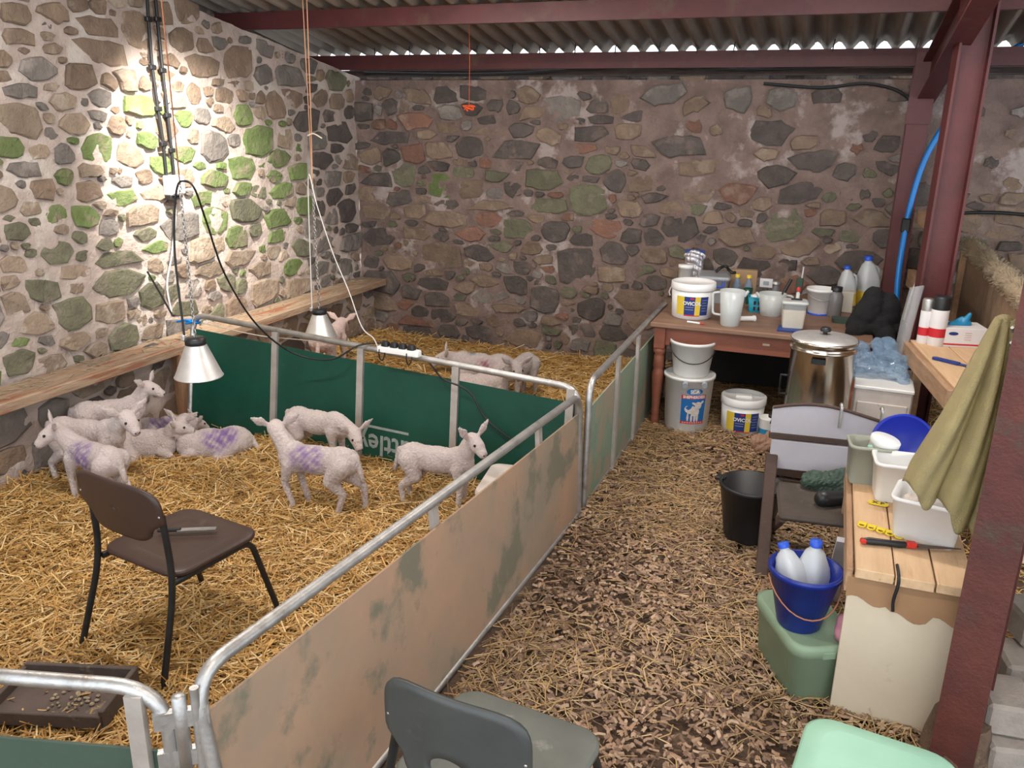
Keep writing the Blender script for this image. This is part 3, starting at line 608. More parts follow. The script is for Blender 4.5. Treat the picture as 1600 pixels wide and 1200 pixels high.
WALK = {'fl': [(.135, .05, .25), (.165, .052, .15), (.125, .052, .05), (.135, .052, .03)], 'fr': [(.135, -.05, .25), (.12, -.052, .14), (.085, -.052, .035), (.10, -.052, .014)],
        'hl': [(-.155, .05, .27), (-.10, .058, .185), (-.165, .056, .115), (-.13, .056, .03), (-.115, .056, .012)], 'hr': [(-.155, -.05, .27), (-.135, -.058, .185), (-.235, -.056, .135), (-.24, -.056, .045), (-.23, -.056, .02)]}
lamb('lamb walking away across the open straw with a purple smudge on its side', 0, 0, 166, pos=(-2.34, 3.37, 0), legs=WALK, neck=(.24, -.03, .40), look=(.5, -.85, .0), scale=1.0, mark=[(.03, .07, .33, .12, PUR)], pink=.3)
lamb('lamb with its head lowered sniffing the straw beside the green board', 0, 0, -22, pos=(-2.66, 3.86, 0), neck=(.275, -.02, .25), look=(.7, -.45, -.6), scale=.92)
lamb('lamb standing near the lettering with ears pricked and head turned round', 0, 0, -14, pos=(-1.80, 3.68, 0), neck=(.20, -.01, .41), look=(.75, -.5, -.3), scale=.95, droop=-.45)
lamb('lamb in the far pen standing tail on under the smaller heat lamp', 0, 0, 80, pos=(-3.66, 5.55, 0), neck=(.24, 0, .33), look=(.9, 0, -.5), scale=1.05, tint=(1, .86, .82))
lamb('lamb lying stretched along in the far pen with a red mark and blue dot', 0, 0, 174, pose='lie', pos=(-2.52, 6.0, 0), neck=(.25, 0, .17), look=(.9, .2, -.25), scale=1.15, mark=[(-.03, .09, .12, .09, (.30, .06, .12)), (.08, 0, .21, .04, (.05, .2, .4))])
lamb('speckled grey lamb standing in the far pen, head bent over the white one', 0, 0, 245, pos=(-2.02, 5.52, 0), neck=(.2, .06, .34), look=(.6, .5, -.6), scale=.95, tint=(.72, .72, .72))
lamb('small white lamb lying close behind the green board in the far pen', 0, 0, 8, pose='lie', pos=(-2.34, 5.55, 0), neck=(.2, 0, .20), look=(.8, -.3, -.2), scale=.95, tint=(1.1, 1.08, 1.06))
# ------------------------------------------------------------------ chairs
def shell(w_top, w_bot, h, depth, lean, thick=.011, hole=None, n=56, rings=8, rc=4.5):
    """curved chair back as a closed shell; hole = (half width, half height, centre height)"""
    mb = MB(); R = []; hc = hole[2] if hole else h*.5; hw, hh = hole[:2] if hole else (.0003, .0003)
    def pt(u, v, off): return (u, -lean*v/h - depth*(1-(u/(w_top/2))**2) + off, v)
    front, back = [], []
    for k in range(rings+1):
        q = k/rings; rf = []; rb = []
        for j in range(n):
            a = 2*PI*j/n; ca, sa = math.cos(a), math.sin(a); s = (abs(ca)**rc+abs(sa)**rc)**(-1/rc)
            ov = h/2+sa*s*h/2; qv = min(max((ov/h-.22)/.22, 0), 1); wv = (w_bot+(w_top-w_bot)*qv*qv*(3-2*qv))/2; ou = ca*s*wv
            u = hw*ca*(1-q)+ou*q; v = (hc+hh*sa)*(1-q)+ov*q; rf.append(pt(u, v, thick/2)); rb.append(pt(u, v, -thick/2))
        front.append(rf); back.append(rb)
    loop = front + back[::-1] + [front[0]]
    return mb.rings(loop, True)
def chair(name, label, loc, rz, sw, sd, sz, bz0, bh, mseat, mback, hole=None, leg=.0125, foot=.03, lean=.05, wt=None, depth=.035, splay=0):
    t = thing(name, label, 'chair', loc, rz)
    MB().rrect([(sw*.94, sd*.94, .06, sz-.022), (sw, sd, .075, sz-.012), (sw, sd, .075, sz), (sw*.95, sd*.95, .06, sz+.006), (sw*.6, sd*.6, .05, sz-.004)], cap1=True, q=6).build('seat', mseat, t)
    wt = wt or sw
    b2 = shell(wt, wt*.72, bh, depth, lean, hole=hole).build('backrest', mback, t, (0, -sd/2-.015, bz0))
    for s in (-1, 1):
        x = sw/2-.01
        MB().tube(fillet([(s*(x+foot), -sd/2-.07-splay, .0), (s*x, -sd/2-.0, sz-.02), (s*(wt/2-.03), -sd/2-.002-lean*.4, bz0+bh*.52)], .12), leg, 10).build('leg', 'black_steel', t)
        MB().tube(fillet([(s*(x+foot), sd/2+.05, .0), (s*(x-.01), sd/2-.05, sz-.025), (s*(x-.01), -sd/2, sz-.03)], .05), leg, 10).build('leg', 'black_steel', t)
        MB().ball((s*(wt/2-.012), -sd/2-.02-lean*.55, bz0+bh*.55), .006, 8, 5).build('rivet', 'galvanised', t)
    return t
chair('stacking_chair', 'brown plastic chair with black tubular legs standing in the straw', (-2.235, 2.29, .0), math.radians(-9), .44, .42, .425, .555, .225, 'brown_plastic', 'brown_plastic', wt=.46, lean=.025, depth=.02, splay=.055)
chair('stacking_chair', 'dark grey moulded plastic chair with an oval hand hole in its back', (-.665, 1.72, .0), math.radians(-6), .46, .42, .375, .45, .29, 'grey_seat', 'grey_plastic', hole=(.06, .045, .07), wt=.40, lean=.01, depth=.03)
t = thing('marking_knife', 'grey bladed knife with a dark handle lying on the brown chair seat', 'knife', (-2.235, 2.345, .437), math.radians(28))
MB().box((.02, 0, .004), (.15, .026, .006), .002).build('blade', 'steel_blade', t); MB().box((-.085, 0, .006), (.09, .022, .012), .004).build('handle', 'black_plastic', t)
# ------------------------------------------------------------------ heat lamps and wiring
def chain_links(z0, z1, mb=None, pitch=.019):
    mb = MB(); n = int((z1-z0)/pitch)
    for i in range(n):
        z = z0+i*pitch; ax = (1, 0) if i % 2 else (0, 1)
        mb.tube([(ax[0]*.0075*math.cos(a), ax[1]*.0075*math.cos(a), z+.014*math.sin(a)) for a in [2*PI*k/8 for k in range(9)]], .0026, 4, False)
    return mb
def heat_lamp(label, loc, ztop, twine, ty):
    t = thing('heat_lamp', label, 'lamp', loc, 0, 'heat lamps over the pens')
    MB().lathe([(.118, .0), (.121, .003), (.117, .006), (.052, .165), (.045, .175), (.043, .172), (.112, .008), (.118, .0)], 36, cap0=False).build('lamp_shade', 'aluminium', t)
    MB().lathe([(.046, .165), (.052, .17), (.052, .195), (.042, .205), (.0001, .207)], 24).build('cap', 'black_plastic', t)
    MB().lathe([(.026, .12), (.03, .06), (.018, .03), (.0001, .025)], 16, cap0=True).build('bulb', 'frosted', t)
    MB().box((-.045, -.03, .205), (.02, .025, .03), .004).build('clamp', 'aluminium', t)
    h = ztop-loc[2]
    chain_links(.21, h).build('chain', 'galvanised', t)
    top = roofz(loc[1])-loc[2]-.02
    for dx in (0, ty): MB().tube([(0, 0, h-.02), (dx*.4, .0, h+.35), (dx, 0, top)], .0035, 5).build('twine', twine, t)
    return t
L1 = G(311, 588, x=-2.92); L2 = G(501, 526, x=-3.38)
heat_lamp('aluminium heat lamp hanging on a chain over the pen with the brown chair', L1, 1.72, 'copper_rope', .0)
heat_lamp('aluminium heat lamp hanging over the far pen near the stone corner', L2, 1.62, 'peach_twine', .035)
def cable(name, label, pts, r=.0055, m='black_cable', cat='cable'): return tag(MB().tube(spline(pts, 7), r, 6).build(name, m), label, cat)
ly = L1.y
PSa, PSb = G(592, 541, z=.772), G(656, 553, z=.763)
cable('lamp_flex', 'black flex looping from the nearer heat lamp over to the power strip', [L1+V(-.04, -.03, .21), L1+V(-.075, 0, .6), G(273, 330, y=ly), G(277, 292, y=ly), G(286, 283, y=ly), G(303, 293, y=ly), G(322, 345, y=ly+.1), G(352, 430, y=ly+.3), G(400, 506, y=ly+.55), G(455, 550, y=4.0), G(515, 562, y=4.06), G(560, 540, y=4.12), G(598, 535, z=.75)])
cable('lamp_flex', 'thin flex from the far heat lamp drooping to the power strip', [L2+V(-.04, -.03, .21), L2+V(-.05, 0, .6), G(482, 275, y=L2.y), G(495, 320, y=L2.y-.1), G(520, 395, y=L2.y-.3), G(545, 455, y=4.6), G(565, 510, y=4.30), G(583, 528, y=4.19), PSa+V(-.01, 0, .0)], .004, 'white_cable')
cable('extension_lead', 'black lead trailing from the power strip down over the green board', [G(652, 544, z=.75), G(672, 568, y=4.16), G(692, 592, y=4.02), G(720, 604, y=4.0), G(738, 618, y=3.99), G(757, 652, y=3.98), G(783, 675, y=3.97), G(806, 690, y=3.965)])
dv = (PSb-PSa); rz = math.atan2(dv.y, dv.x)
t = thing('power_strip', 'white four-way power strip with black plugs tied along the hurdle rail', 'power strip', (PSa+PSb)/2+V(0, 0, -.002), rz)
Lp = dv.length; MB().rrect([(Lp, .052, .012, -.018), (Lp, .052, .012, .008), (Lp-.01, .044, .012, .014)], cap1=True).build('body', 'white_plastic', t)
for k in range(4): MB().rrect([(.045, .04, .012, .01), (.045, .04, .012, .03), (.034, .03, .012, .042)], (-Lp*.33+k*Lp*.21, 0, 0), cap1=True).build('plug', 'black_plastic', t)
for k in (-.43, .24): MB().tube([(Lp*k, .03*math.cos(a), -.03+.045*math.sin(a)) for a in [2*PI*j/12 for j in range(13)]], .004, 5).build('cable_tie', 'black_plastic', t)
wx = XL+.035
def on_wall(L): return [G(a, b2, x=wx) for a, b2 in L]
for L_, lb in (([(229, -25), (232, 30), (238, 105), (247, 170), (255, 225), (260, 276)], 'black armoured cable clipped down the gable wall, further from the corner'), ([(241, -25), (246, 30), (254, 110), (262, 180), (268, 235), (272, 276)], 'black armoured cable clipped down the gable wall, nearer to the corner')):
    t = thing('wall_cable', lb, 'cable', on_wall(L_[-1:])[0]); o = t.location
    MB().tube([p-o for p in spline(on_wall(L_), 6)], .011, 7).build('sheath', 'black_cable', t)
    for k in (1, 2, 3, 4): p = on_wall(L_[k:k+1])[0]-o; MB().box(p, (.03, .05, .03), .005).build('clip', 'black_plastic', t)
t = thing('junction_box', 'white junction box on the gable wall where the black cables end', 'box', G(266, 289, x=XL+.02)); MB().box((.03, 0, 0), (.07, .13, .13), .008).build('body', 'white_plastic', t); MB().box((.07, 0, 0), (.012, .11, .11), .004).build('lid', 'white_plastic', t); MB().box((.03, -.02, -.078), (.05, .09, .03), .004).build('gland', 'black_plastic', t)
cable('white_flex', 'white flex running down the gable wall to the hurdle corner', [G(272, 290, x=XL+.08), G(274, 340, x=XL+.06), G(268, 400, x=XL+.08), G(261, 445, x=-4.05), G(268, 488, x=-3.95)], .006, 'white_cable')
cable('cable_tie', 'long black cable tie sticking up from the hurdle corner', [G(230, 424, x=-4.0), G(250, 458, x=-3.95), G(268, 490, x=-3.9), G(272, 494, x=-3.88)], .006, cat='tie')
p = fD(0, .93)+hd.location
cable('twine_tie', 'blue baler twine knotted round the hurdle end post', [p+V(-.12, -.02, .0), p+V(-.03, -.03, .02), p+V(.035, -.03, .01), p+V(.03, .03, .0), p+V(-.03, .03, .015), p+V(-.03, -.035, .0), p+V(.04, -.035, .02)], .008, 'blue_pipe', 'twine')
cable('twine_line', 'cream baler twine stretched along below the hurdle rail', [fD(.02, .93)+hd.location+V(0, .03, 0), fD(.2, .93)+hd.location+V(0, .03, -.01), fD(.33, .95)+hd.location+V(0, .03, 0), fD(.5, .98)+hd.location+V(0, .02, 0)], .0035, 'cream_twine', 'twine')
q = G(733, 165, y=6.2)
t = thing('hanging_twine', 'bright orange twine with a tangled knot hanging from the roof', 'twine', q)
MB().tube([(0, 0, 0), (.004, 0, .3), (0, 0, roofz(6.2)-q.z)], .002, 5).build('strand', 'orange_twine', t)
MB().tube(spline([(random.uniform(-.05, .05), random.uniform(-.02, .02), random.uniform(-.04, .025)) for _ in range(14)], 4), .004, 5).build('knot', 'orange_twine', t)
cable('tied_twine', 'short cream twine tail knotted on the lamp string', [G(481, 212, y=L2.y), G(490, 209, y=L2.y), G(503, 216, y=L2.y)], .005, 'cream_twine', 'twine')
# flood light, and unseen strip lights added overhead as fill
t = thing('flood_light', 'small flood light fixed overhead near the gable wall', 'light', FLOOD); MB().box((0, 0, .03), (.2, .16, .08), .01).build('housing', 'black_steel', t); MB().tube([(0, 0, .05), (0, 0, roofz(FLOOD.y)-FLOOD.z)], .01, 6).build('stem', 'galvanised', t)
for k, p in enumerate(FILL_TUBES):
    t = thing('fill_tube', ('added strip light batten, out of view over the pen with the brown chair', 'added strip light batten, out of view over the green divider hurdle', 'added strip light batten, out of view over the passage before the table', 'added strip light batten, out of view over the near end of the passage')[k], 'light', p, 0, 'fill strip lights added under the roof'); MB().box((0, 0, .03), (1.3, .05, .05), .01).build('housing', 'white_plastic', t); MB().tube([(-.62, 0, -.025), (.62, 0, -.025)], .013, 8).build('tube', 'fill_tube_glow', t)
    for s in (-.5, .5): MB().tube([(s, 0, .04), (s, 0, roofz(p.y)-p.z)], .005, 5).build('hanger', 'galvanised', t)
# ------------------------------------------------------------------ feeder and tray in the pen
fp = G(812, 752, z=.16)
t = thing('lamb_feeder', 'dirty white plastic feeder box with a hole in its lid in the hurdle corner', 'feeder', (-1.37, 3.70, gz(-1.4, 3.7)), math.radians(8))
MB().rrect([(.30, .36, .05, 0), (.32, .38, .05, .17), (.34, .40, .05, .175), (.34, .40, .05, .20), (.33, .39, .05, .21)], cap1=True).build('tub', 'dirty_white', t)
MB().lathe([(.024, 0), (.024, .004), (.0001, .004)], 16, (-.06, -.03, .2095)).build('lid_hole', 'dark_void', t)
MB().tube([(-.165, -.1, .09), (-.185, -.1, .09), (-.19, -.1, .07)], .012, 8).build('teat', 'black_plastic', t)
tp = [G(20, 1122, z=.06), G(80, 1068, z=.06), G(192, 1088, z=.06), G(128, 1142, z=.06)]
t = thing('wooden_tray', 'shallow dark wooden tray with crumbs of feed lying in the straw', 'tray', (-2.26, 1.70, .085), math.radians(18))
MB().box((0, 0, .01), (.40, .24, .014), .003).build('tray_base', 'slate_tray', t)
for a, dd in (((0, .12, .035), (.40, .018, .06)), ((0, -.12, .03), (.40, .018, .05)), ((.2, 0, .035), (.018, .24, .07)), ((-.2, 0, .03), (.018, .24, .05))): MB().box(a, dd, .003).build('tray_side', 'slate_tray', t)
mb = MB()
for _ in range(50): mb.ball((random.gauss(.06, .05), random.gauss(0, .045), .022), (random.uniform(.004, .010), random.uniform(.004, .009), .005), 6, 4)
tag(mb.build('feed_crumbs', 'wool_roll', t), kind='stuff')
# ------------------------------------------------------------------ table
TZ = .745
t = thing('farm_table', 'old red brown wooden table with turned legs and a worn top', 'table', (-.37, 6.2, 0))
MB().box((0, 0, TZ-.0175), (1.40, 1.48, .035), .007).build('table_top', 'table_top_wood', t)
for s, a, dd in ((0, (0, -.675, .645), (1.22, .022, .125)), (1, (0, .675, .645), (1.22, .022, .125)), (2, (-.635, 0, .645), (.022, 1.3, .125)), (3, (.635, 0, .645), (.022, 1.3, .125))):
    ap = MB().box(a, dd, .003).build('apron', 'table_red_wood', t)
for sx in (-1, 1):
    for sy in (-1, 1):
        c = (sx*.635, sy*.675, 0); mb = MB().box((c[0], c[1], .635), (.075, .075, .15), .004)
        mb.lathe([(.02, 0), (.028, .02), (.03, .06), (.024, .075), (.03, .09), (.026, .11), (.036, .28), (.041, .37), (.036, .40), (.03, .41), (.038, .43), (.034, .50), (.028, .515), (.04, .53), (.04, .55), (.028, .56)], 18, c); mb.build('leg', 'table_red_wood', t)
MB().box((.06, -.688, .655), (.045, .006, .014), .002).build('paint_chip', 'cream_paint', t)
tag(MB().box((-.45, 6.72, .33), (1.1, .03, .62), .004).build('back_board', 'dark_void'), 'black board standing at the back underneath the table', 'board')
def label_patch(mb, Rf, a0, a1, z0, z1, off=.0015, n=10):
    R = []
    for z in (z0, z1): R.append([((Rf(z)+off)*math.sin(a0+(a1-a0)*k/n), -(Rf(z)+off)*math.cos(a0+(a1-a0)*k/n), z) for k in range(n+1)])
    return mb.rings(R, False)
def label_text(txt, size, Rf, ang, z, off=.003, bold=.0, sx=1):
    vs, fs = text_mesh(txt, size, bold); mb = MB(); out = []
    for x, y_, _ in vs: zz = z+y_; r_ = Rf(zz)+off; a = ang+x*sx/r_; out.append((r_*math.sin(a), -r_*math.cos(a), zz))
    return mb.add(out, fs)
def tub(label, loc, rz, R=.145, h=.24, loop=True, name='supplement_tub'):
    t = thing(name, label, 'tub', loc, rz); rb, rt = R*.90, R*.97; Rf = lambda z: rb+(rt-rb)*z/(h*.85)
    MB().lathe([(rb-.01, 0), (rb, .006), (rt, h*.85), (rt-.003, h*.85)], 40).build('tub_body', 'white_plastic', t)
    MB().lathe([(rt, h*.80), (R, h*.80), (R+.003, h*.82), (R+.001, h), (R-.008, h+.004), (R-.012, h-.012), (.0001, h-.012)], 40, cap0=False).build('lid', 'white_plastic', t)
    lb = label_patch(MB(), Rf, -.80, -.38, h*.14, h*.66).build('label', 'yellow_label', t); label_patch(MB(), Rf, -.38, .82, h*.14, h*.66).build('navy_panel', 'navy_label', lb)
    label_patch(MB(), Rf, .14, .40, h*.14, h*.66, .0025).build('yellow_band', 'yellow_label', lb); label_patch(MB(), Rf, -.38, .40, h*.115, h*.15, .0025).build('red_band', 'red_print', lb)
    label_patch(MB(), Rf, -.09, .08, h*.585, h*.63, .0025).build('red_patch', 'red_print', lb)
    label_text('OVICOL', .034, Rf, .0, h*.47, .0035, .0012).build('lettering', 'white_print', lb)
    mb = MB()
    for k in range(5): label_patch(mb, Rf, .48, .76-.05*(k % 2), h*(.56-.075*k), h*(.575-.075*k), .0028)
    for k in range(2): label_patch(mb, Rf, -.32, .08, h*(.36-.07*k), h*(.375-.07*k), .0028)
    mb.build('small_print', 'clear_grey', lb)
    if not loop: MB().box((.0, -.01, h-.004), (.11, .055, .02), .004).build('lid_grip', 'white_plastic', t)
    if loop: MB().tube([(R*1.01*math.cos(a), R*1.01*math.sin(a)-.01, h*.72-.10*math.sin(PI*(a-PI)/PI)*(1)) for a in [PI+PI*k/14 for k in range(15)]][:0] or [(-R-.004, 0, h*.8), (-R-.014, .01, h*.66), (-R-.006, .02, h*.55)], .004, 6).build('handle', 'white_plastic', t)
    return t
tub('white supplement tub with a yellow and navy label standing on the table', G(1080, 494, z=TZ), math.radians(8), .150, .245)
tub('white supplement tub with a yellow and navy label on the floor under the table', G(1157, 672, z=.0), math.radians(6), .150, .255, False)
def pail(name, label, cat, loc, rb, rt, h, m, rz=0, rim=.006, handle=None, lid=False, tilt=None, ang=0):
    t = thing(name, label, cat, loc, rz)
    if tilt: t.rotation_euler = (tilt[0], tilt[1], rz)
    pr = [(rb-.006, 0), (rb, .006), (rt, h-.02), (rt+rim, h-.02), (rt+rim, h), (rt-.004, h)] + ([(rt-.006, h-.006), (.0001, h-.006)] if lid else [(rb-.006, .012), (.0001, .012)])
    MB().lathe(pr, 36).build('pail_body', m, t)
    if handle:
        hm, drop, r0 = handle; z0 = h*.86
        P = [((rt+.006)*math.cos(ang+PI+PI*k/14), (rt+.010)*math.sin(ang+PI+PI*k/14), z0-drop*math.sin(PI*k/14)) for k in range(15)]
        P = [(x*(1-.12*math.sin(PI*k/14)*drop/h), yv*(1-.05*math.sin(PI*k/14)), zz) for k, (x, yv, zz) in enumerate(P)]
        MB().tube(P, r0, 6).build('handle', hm, t)
    return t
sp = G(1071, 668, z=0); h = .40
t = pail('feed_bucket', 'tall white feed bucket with a blue lamb picture label under the table', 'bucket', sp, .145, .165, h, 'white_plastic', math.radians(10), lid=True, rim=.009)
Rf = lambda z: .145+.02*z/.38
lb = label_patch(MB(), Rf, -.30, .78, .10, .26).build('label', 'blue_label', t); label_patch(MB(), Rf, -.30, .78, .26, .287).build('name_band', 'red_print', lb); label_patch(MB(), Rf, -.30, .78, .08, .10).build('foot_band', 'red_print', lb)
label_text('SHEPHERDESS', .027, Rf, .24, .2735, .003, .0010, .92).build('lettering', 'white_print', lb)
mb = MB()
for k in range(9): label_patch(mb, Rf, -.22+k*.105, -.15+k*.105, .086, .094, .0028)
mb.build('small_print', 'pink_print', lb)
mb = MB(); R = [[], []]
ov = [(.055*math.cos(2*PI*k/24), .024*math.sin(2*PI*k/24)) for k in range(24)]
mb.add([((Rf(.31)+.002)*math.sin(.24+x/.16), -(Rf(.31)+.002)*math.cos(.24+x/.16), .312+z) for x, z in ov], [tuple(range(24))]); mb.build('oval_badge', 'blue_label', lb)
label_text('SCA', .034, Rf, .24, .312, .004, .0012).build('lettering', 'white_print', lb)
def flat(mb, prims):
    for cx, cz, rx, rzz, rot in prims:
        mb.add([((Rf(cz)+.003)*math.sin(.24+(cx+rx*math.cos(q)*math.cos(rot)-rzz*math.sin(q)*math.sin(rot))/.155), -(Rf(cz)+.003)*math.cos(.24+(cx+rx*math.cos(q)*math.cos(rot)-rzz*math.sin(q)*math.sin(rot))/.155), cz+rx*math.cos(q)*math.sin(rot)+rzz*math.sin(q)*math.cos(rot)) for q in [2*PI*k/14 for k in range(14)]], [tuple(range(14))])
    return mb
flat(MB(), [(-.02, .185, .04, .03, -.2), (.012, .17, .03, .034, 0), (.03, .215, .024, .026, 0), (.002, .228, .017, .008, -.5), (.055, .235, .017, .008, .7), (-.035, .13, .007, .03, 0), (-.01, .125, .007, .03, 0), (.012, .125, .008, .03, 0), (.03, .13, .008, .032, 0)]).build('lamb_print', 'label_fleece', lb)
for a in (-.18, .62): MB().tube([(Rf(.37)*math.sin(a)+.0, -Rf(.37)*math.cos(a)-.006, .365), (Rf(.37)*math.sin(a), -Rf(.37)*math.cos(a)-.03, .36)], [.022, .02], 12).build('lug', 'clear_grey', t)
pail('stacking_bucket', 'plain white bucket with a wire handle stacked on the lamb feed bucket', 'bucket', sp+V(.005, .0, h-.006), .118, .148, .24, 'white_plastic', .2, handle=('black_steel', .10, .0035))
# --- things on the table
def jug(name, label, loc, rb, rt, h, m, rz, hand=-1):
    t = thing(name, label, 'jug', loc, rz)
    MB().lathe([(rb-.004, 0), (rb, .005), (rt, h), (rt-.004, h), (rb-.006, .01), (.0001, .01)], 28).build('jug_body', m, t)
    MB().tube(fillet([(hand*rt*.95, 0, h*.93), (hand*(rt+.045), 0, h*.9), (hand*(rt+.035), 0, h*.30), (hand*rb, 0, h*.28)], .02), .008, 8).build('handle', m, t)
    MB().tube([(-hand*rt*.9, 0, h-.03), (-hand*(rt+.018), 0, h+.002)], [.016, .008], 8).build('spout', m, t); return t
def onT(px, py): return G(px, py, z=TZ)
jug('measuring_jug', 'tall translucent white measuring jug at the front of the table', onT(1140, 508), .062, .082, .235, 'frosted', .1)
jug('measuring_jug', 'squat frosted jug with a dark whisk handle in the middle of the table', onT(1204, 492), .075, .095, .155, 'frosted', .2, 1)
t = thing('cloth_roll', 'small white roll lying beside the tall jug', 'roll', onT(1163, 502)+V(0, 0, .018), .5); MB().tube([(-.06, 0, 0), (.06, 0, 0)], .018, 12).build('roll', 'white_plastic', t); MB().tube([(.06, 0, 0), (.075, 0, 0)], .022, 10).build('cap', 'white_plastic', t)
t = thing('syringe', 'red and white dosing syringe lying on the table before the supplement tub', 'syringe', onT(1087, 506)+V(0, 0, .007), -.25); MB().tube([(-.06, 0, 0), (.03, 0, 0)], .007, 8).build('barrel', 'white_plastic', t); MB().tube([(.03, 0, 0), (.06, 0, 0)], .005, 8).build('plunger', 'red_plastic', t)
t = thing('teal_basket', 'turquoise slotted basket with a white cloth inside', 'basket', onT(1181, 486), .1)
MB().rrect([(.10, .10, .012, 0), (.13, .12, .015, .11), (.122, .112, .012, .11), (.095, .09, .01, .01)], cap1=True).build('basket_body', 'teal_plastic', t)
for k in range(2):
    for j in range(2): MB().box((-.015+k*.03, -.0575+.0, .03+j*.04), (.014, .008, .025)).build('slot', 'dark_void', t)
MB().ball((0, 0, .105), (.05, .045, .022), 10, 6).build('cloth', 'white_plastic', t)
t = thing('square_tub', 'square translucent tub of milk powder with a clip lid on a blue pad', 'tub', onT(1237, 513)+V(0, 0, .014), .12)
MB().rrect([(.13, .12, .015, 0), (.15, .14, .018, .155), (.165, .15, .02, .157), (.165, .15, .02, .172), (.14, .125, .015, .176)], cap1=True).build('tub_body', 'frosted', t); MB().rrect([(.131, .121, .015, .002), (.146, .136, .018, .12)], cap1=True).build('powder', 'cream_plastic', t)
MB().box((.01, 0, .182), (.07, .02, .01), .003).build('lid_handle', 'black_plastic', t)
tag(MB().box(onT(1236, 516)+V(-.01, 0, .007), (.15, .14, .014), .002).build('blue_pad', 'navy_label'), 'flat blue pad lying under the square tub', 'pad')
t = thing('lidded_syringe', 'red capped bottle standing on the square tub lid', 'bottle', onT(1238, 512)+V(.01, .02, .19)); MB().lathe([(.012, 0), (.012, .04), (.005, .05), (.005, .055)], 12, cap1=True).build('bottle_body', 'frosted', t); MB().lathe([(.011, .05), (.013, .07), (.006, .08), (.0001, .081)], 12).build('cap', 'red_plastic', t)
pail('small_bucket', 'white bucket with a blue base ring beside the smoky flask', 'bucket', onT(1279, 490), .078, .095, .185, 'white_plastic', .3, handle=('galvanised', .05, .003))
tag(MB().lathe([(.081, 0), (.083, .012), (.0001, .012)], 28, onT(1279, 490)+V(0, 0, .0005)).build('base_ring', 'blue_cap'), 'dark blue rubber ring under the white bucket on the table', 'ring')
t = thing('smoky_flask', 'smoky clear plastic flask with a black screw top', 'flask', onT(1302, 494)); MB().lathe([(.046, 0), (.05, .006), (.05, .145), (.036, .175), (.034, .18)], 24).build('flask_body', 'smoke_plastic', t); MB().lathe([(.038, .178), (.038, .21), (.0001, .212)], 20).build('screw_top', 'black_plastic', t)
t = thing('foil_pouch', 'silver and purple foil pouch propped upright behind the supplement tub', 'pouch', onT(1077, 455)+V(.02, 0, 0), .1)
me = blob([('c', (-.05, 0, .05), (.05, 0, .05), .035, .035, ((0, 1, 0), .6)), ('c', (-.055, .01, .28), (.055, .01, .28), .03, .03, ((0, 1, 0), .35)), ('c', (0, 0, .07), (0, .01, .26), .075, .075, ((0, 1, 0), .45))], .008, 3); meshobj('pouch_body', crumple(me, .005, 40), 'foil', t); MB().box((0, .012, .318), (.15, .008, .03), .002).build('pouch_top', 'navy_label', t)
t = thing('storage_box', 'pale grey plastic storage box with blue clip handles', 'box', onT(1112, 468), .15)
MB().rrect([(.19, .26, .02, 0), (.22, .30, .02, .17), (.235, .315, .02, .172), (.235, .315, .02, .195), (.21, .29, .02, .2)], cap1=True).build('box_body', 'clear_grey', t); MB().tube(fillet([(-.07, -.15, .17), (-.07, -.17, .13), (.07, -.17, .13), (.07, -.15, .17)], .015), .007, 8).build('clip_handle', 'blue_cap', t)
t = thing('black_strap', 'small black strap heaped on the storage box lid', 'strap', onT(1112, 468)+V(.06, .03, .2)); MB().tube(spline([(-.05, 0, .01), (-.02, .02, .04), (.02, -.01, .06), (.04, .02, .03), (.07, 0, .012), (.09, .02, .012)], 5), .012, 7).build('webbing', 'black_plastic', t)
tag(MB().box(onT(1157, 468)+V(.0, .08, .11), (.20, .07, .22), .004, .1).build('carton_box', 'carton'), 'open brown carton standing behind two yellow-capped bottles', 'carton')
for k in range(2):
    t = thing('dosing_bottle', 'small blue tinted bottle with a yellow cap standing before the carton', 'bottle', onT(1149, 470)+V(.0+k*.085, .0, 0), 0, 'yellow capped bottles'); MB().lathe([(.032, 0), (.034, .004), (.034, .12), (.016, .16), (.014, .185)], 18).build('bottle_body', 'blue_bag', t); MB().lathe([(.018, .18), (.018, .205), (.0001, .206)], 16).build('cap', 'yellow_label', t)
t = thing('green_scoop', 'dark green plastic scoop behind the turquoise basket', 'scoop', onT(1167, 475)); MB().lathe([(.02, .06), (.035, .12), (.03, .12), (.0001, .07)], 14).build('scoop_cup', 'green_board', t); MB().tube([(.0, 0, 0), (.0, 0, .08)], .012, 8).build('handle', 'green_board', t)
t = thing('wire_whisk', 'black handled whisk standing in the squat jug', 'whisk', onT(1215, 490)+V(0, 0, .05)); MB().tube([(.02, 0, .09), (.065, .02, .20)], .012, 8).build('handle', 'black_plastic', t); MB().tube([(-.02, 0, 0), (.02, 0, .09)], .006, 6).build('wires', 'galvanised', t)
t = thing('card_tag', 'white card leaning in the back of the squat jug', 'card', onT(1193, 480)+V(0, 0, .15)); MB().box((0, 0, .03), (.09, .004, .07), .001, Matrix.Rotation(.3, 3, 'X')).build('card', 'card_white', t); MB().box((0, -.006, .03), (.04, .002, .03), 0, Matrix.Rotation(.3, 3, 'X')).build('print', 'clear_grey', t)
t = thing('small_jar', 'clear glass jar behind the squat jug', 'jar', onT(1208, 478)); MB().lathe([(.035, 0), (.037, .13), (.03, .15), (.03, .165)], 18).build('jar_body', 'smoke_plastic', t); MB().lathe([(.034, .163), (.034, .185), (.0001, .186)], 18).build('jar_lid', 'galvanised', t)
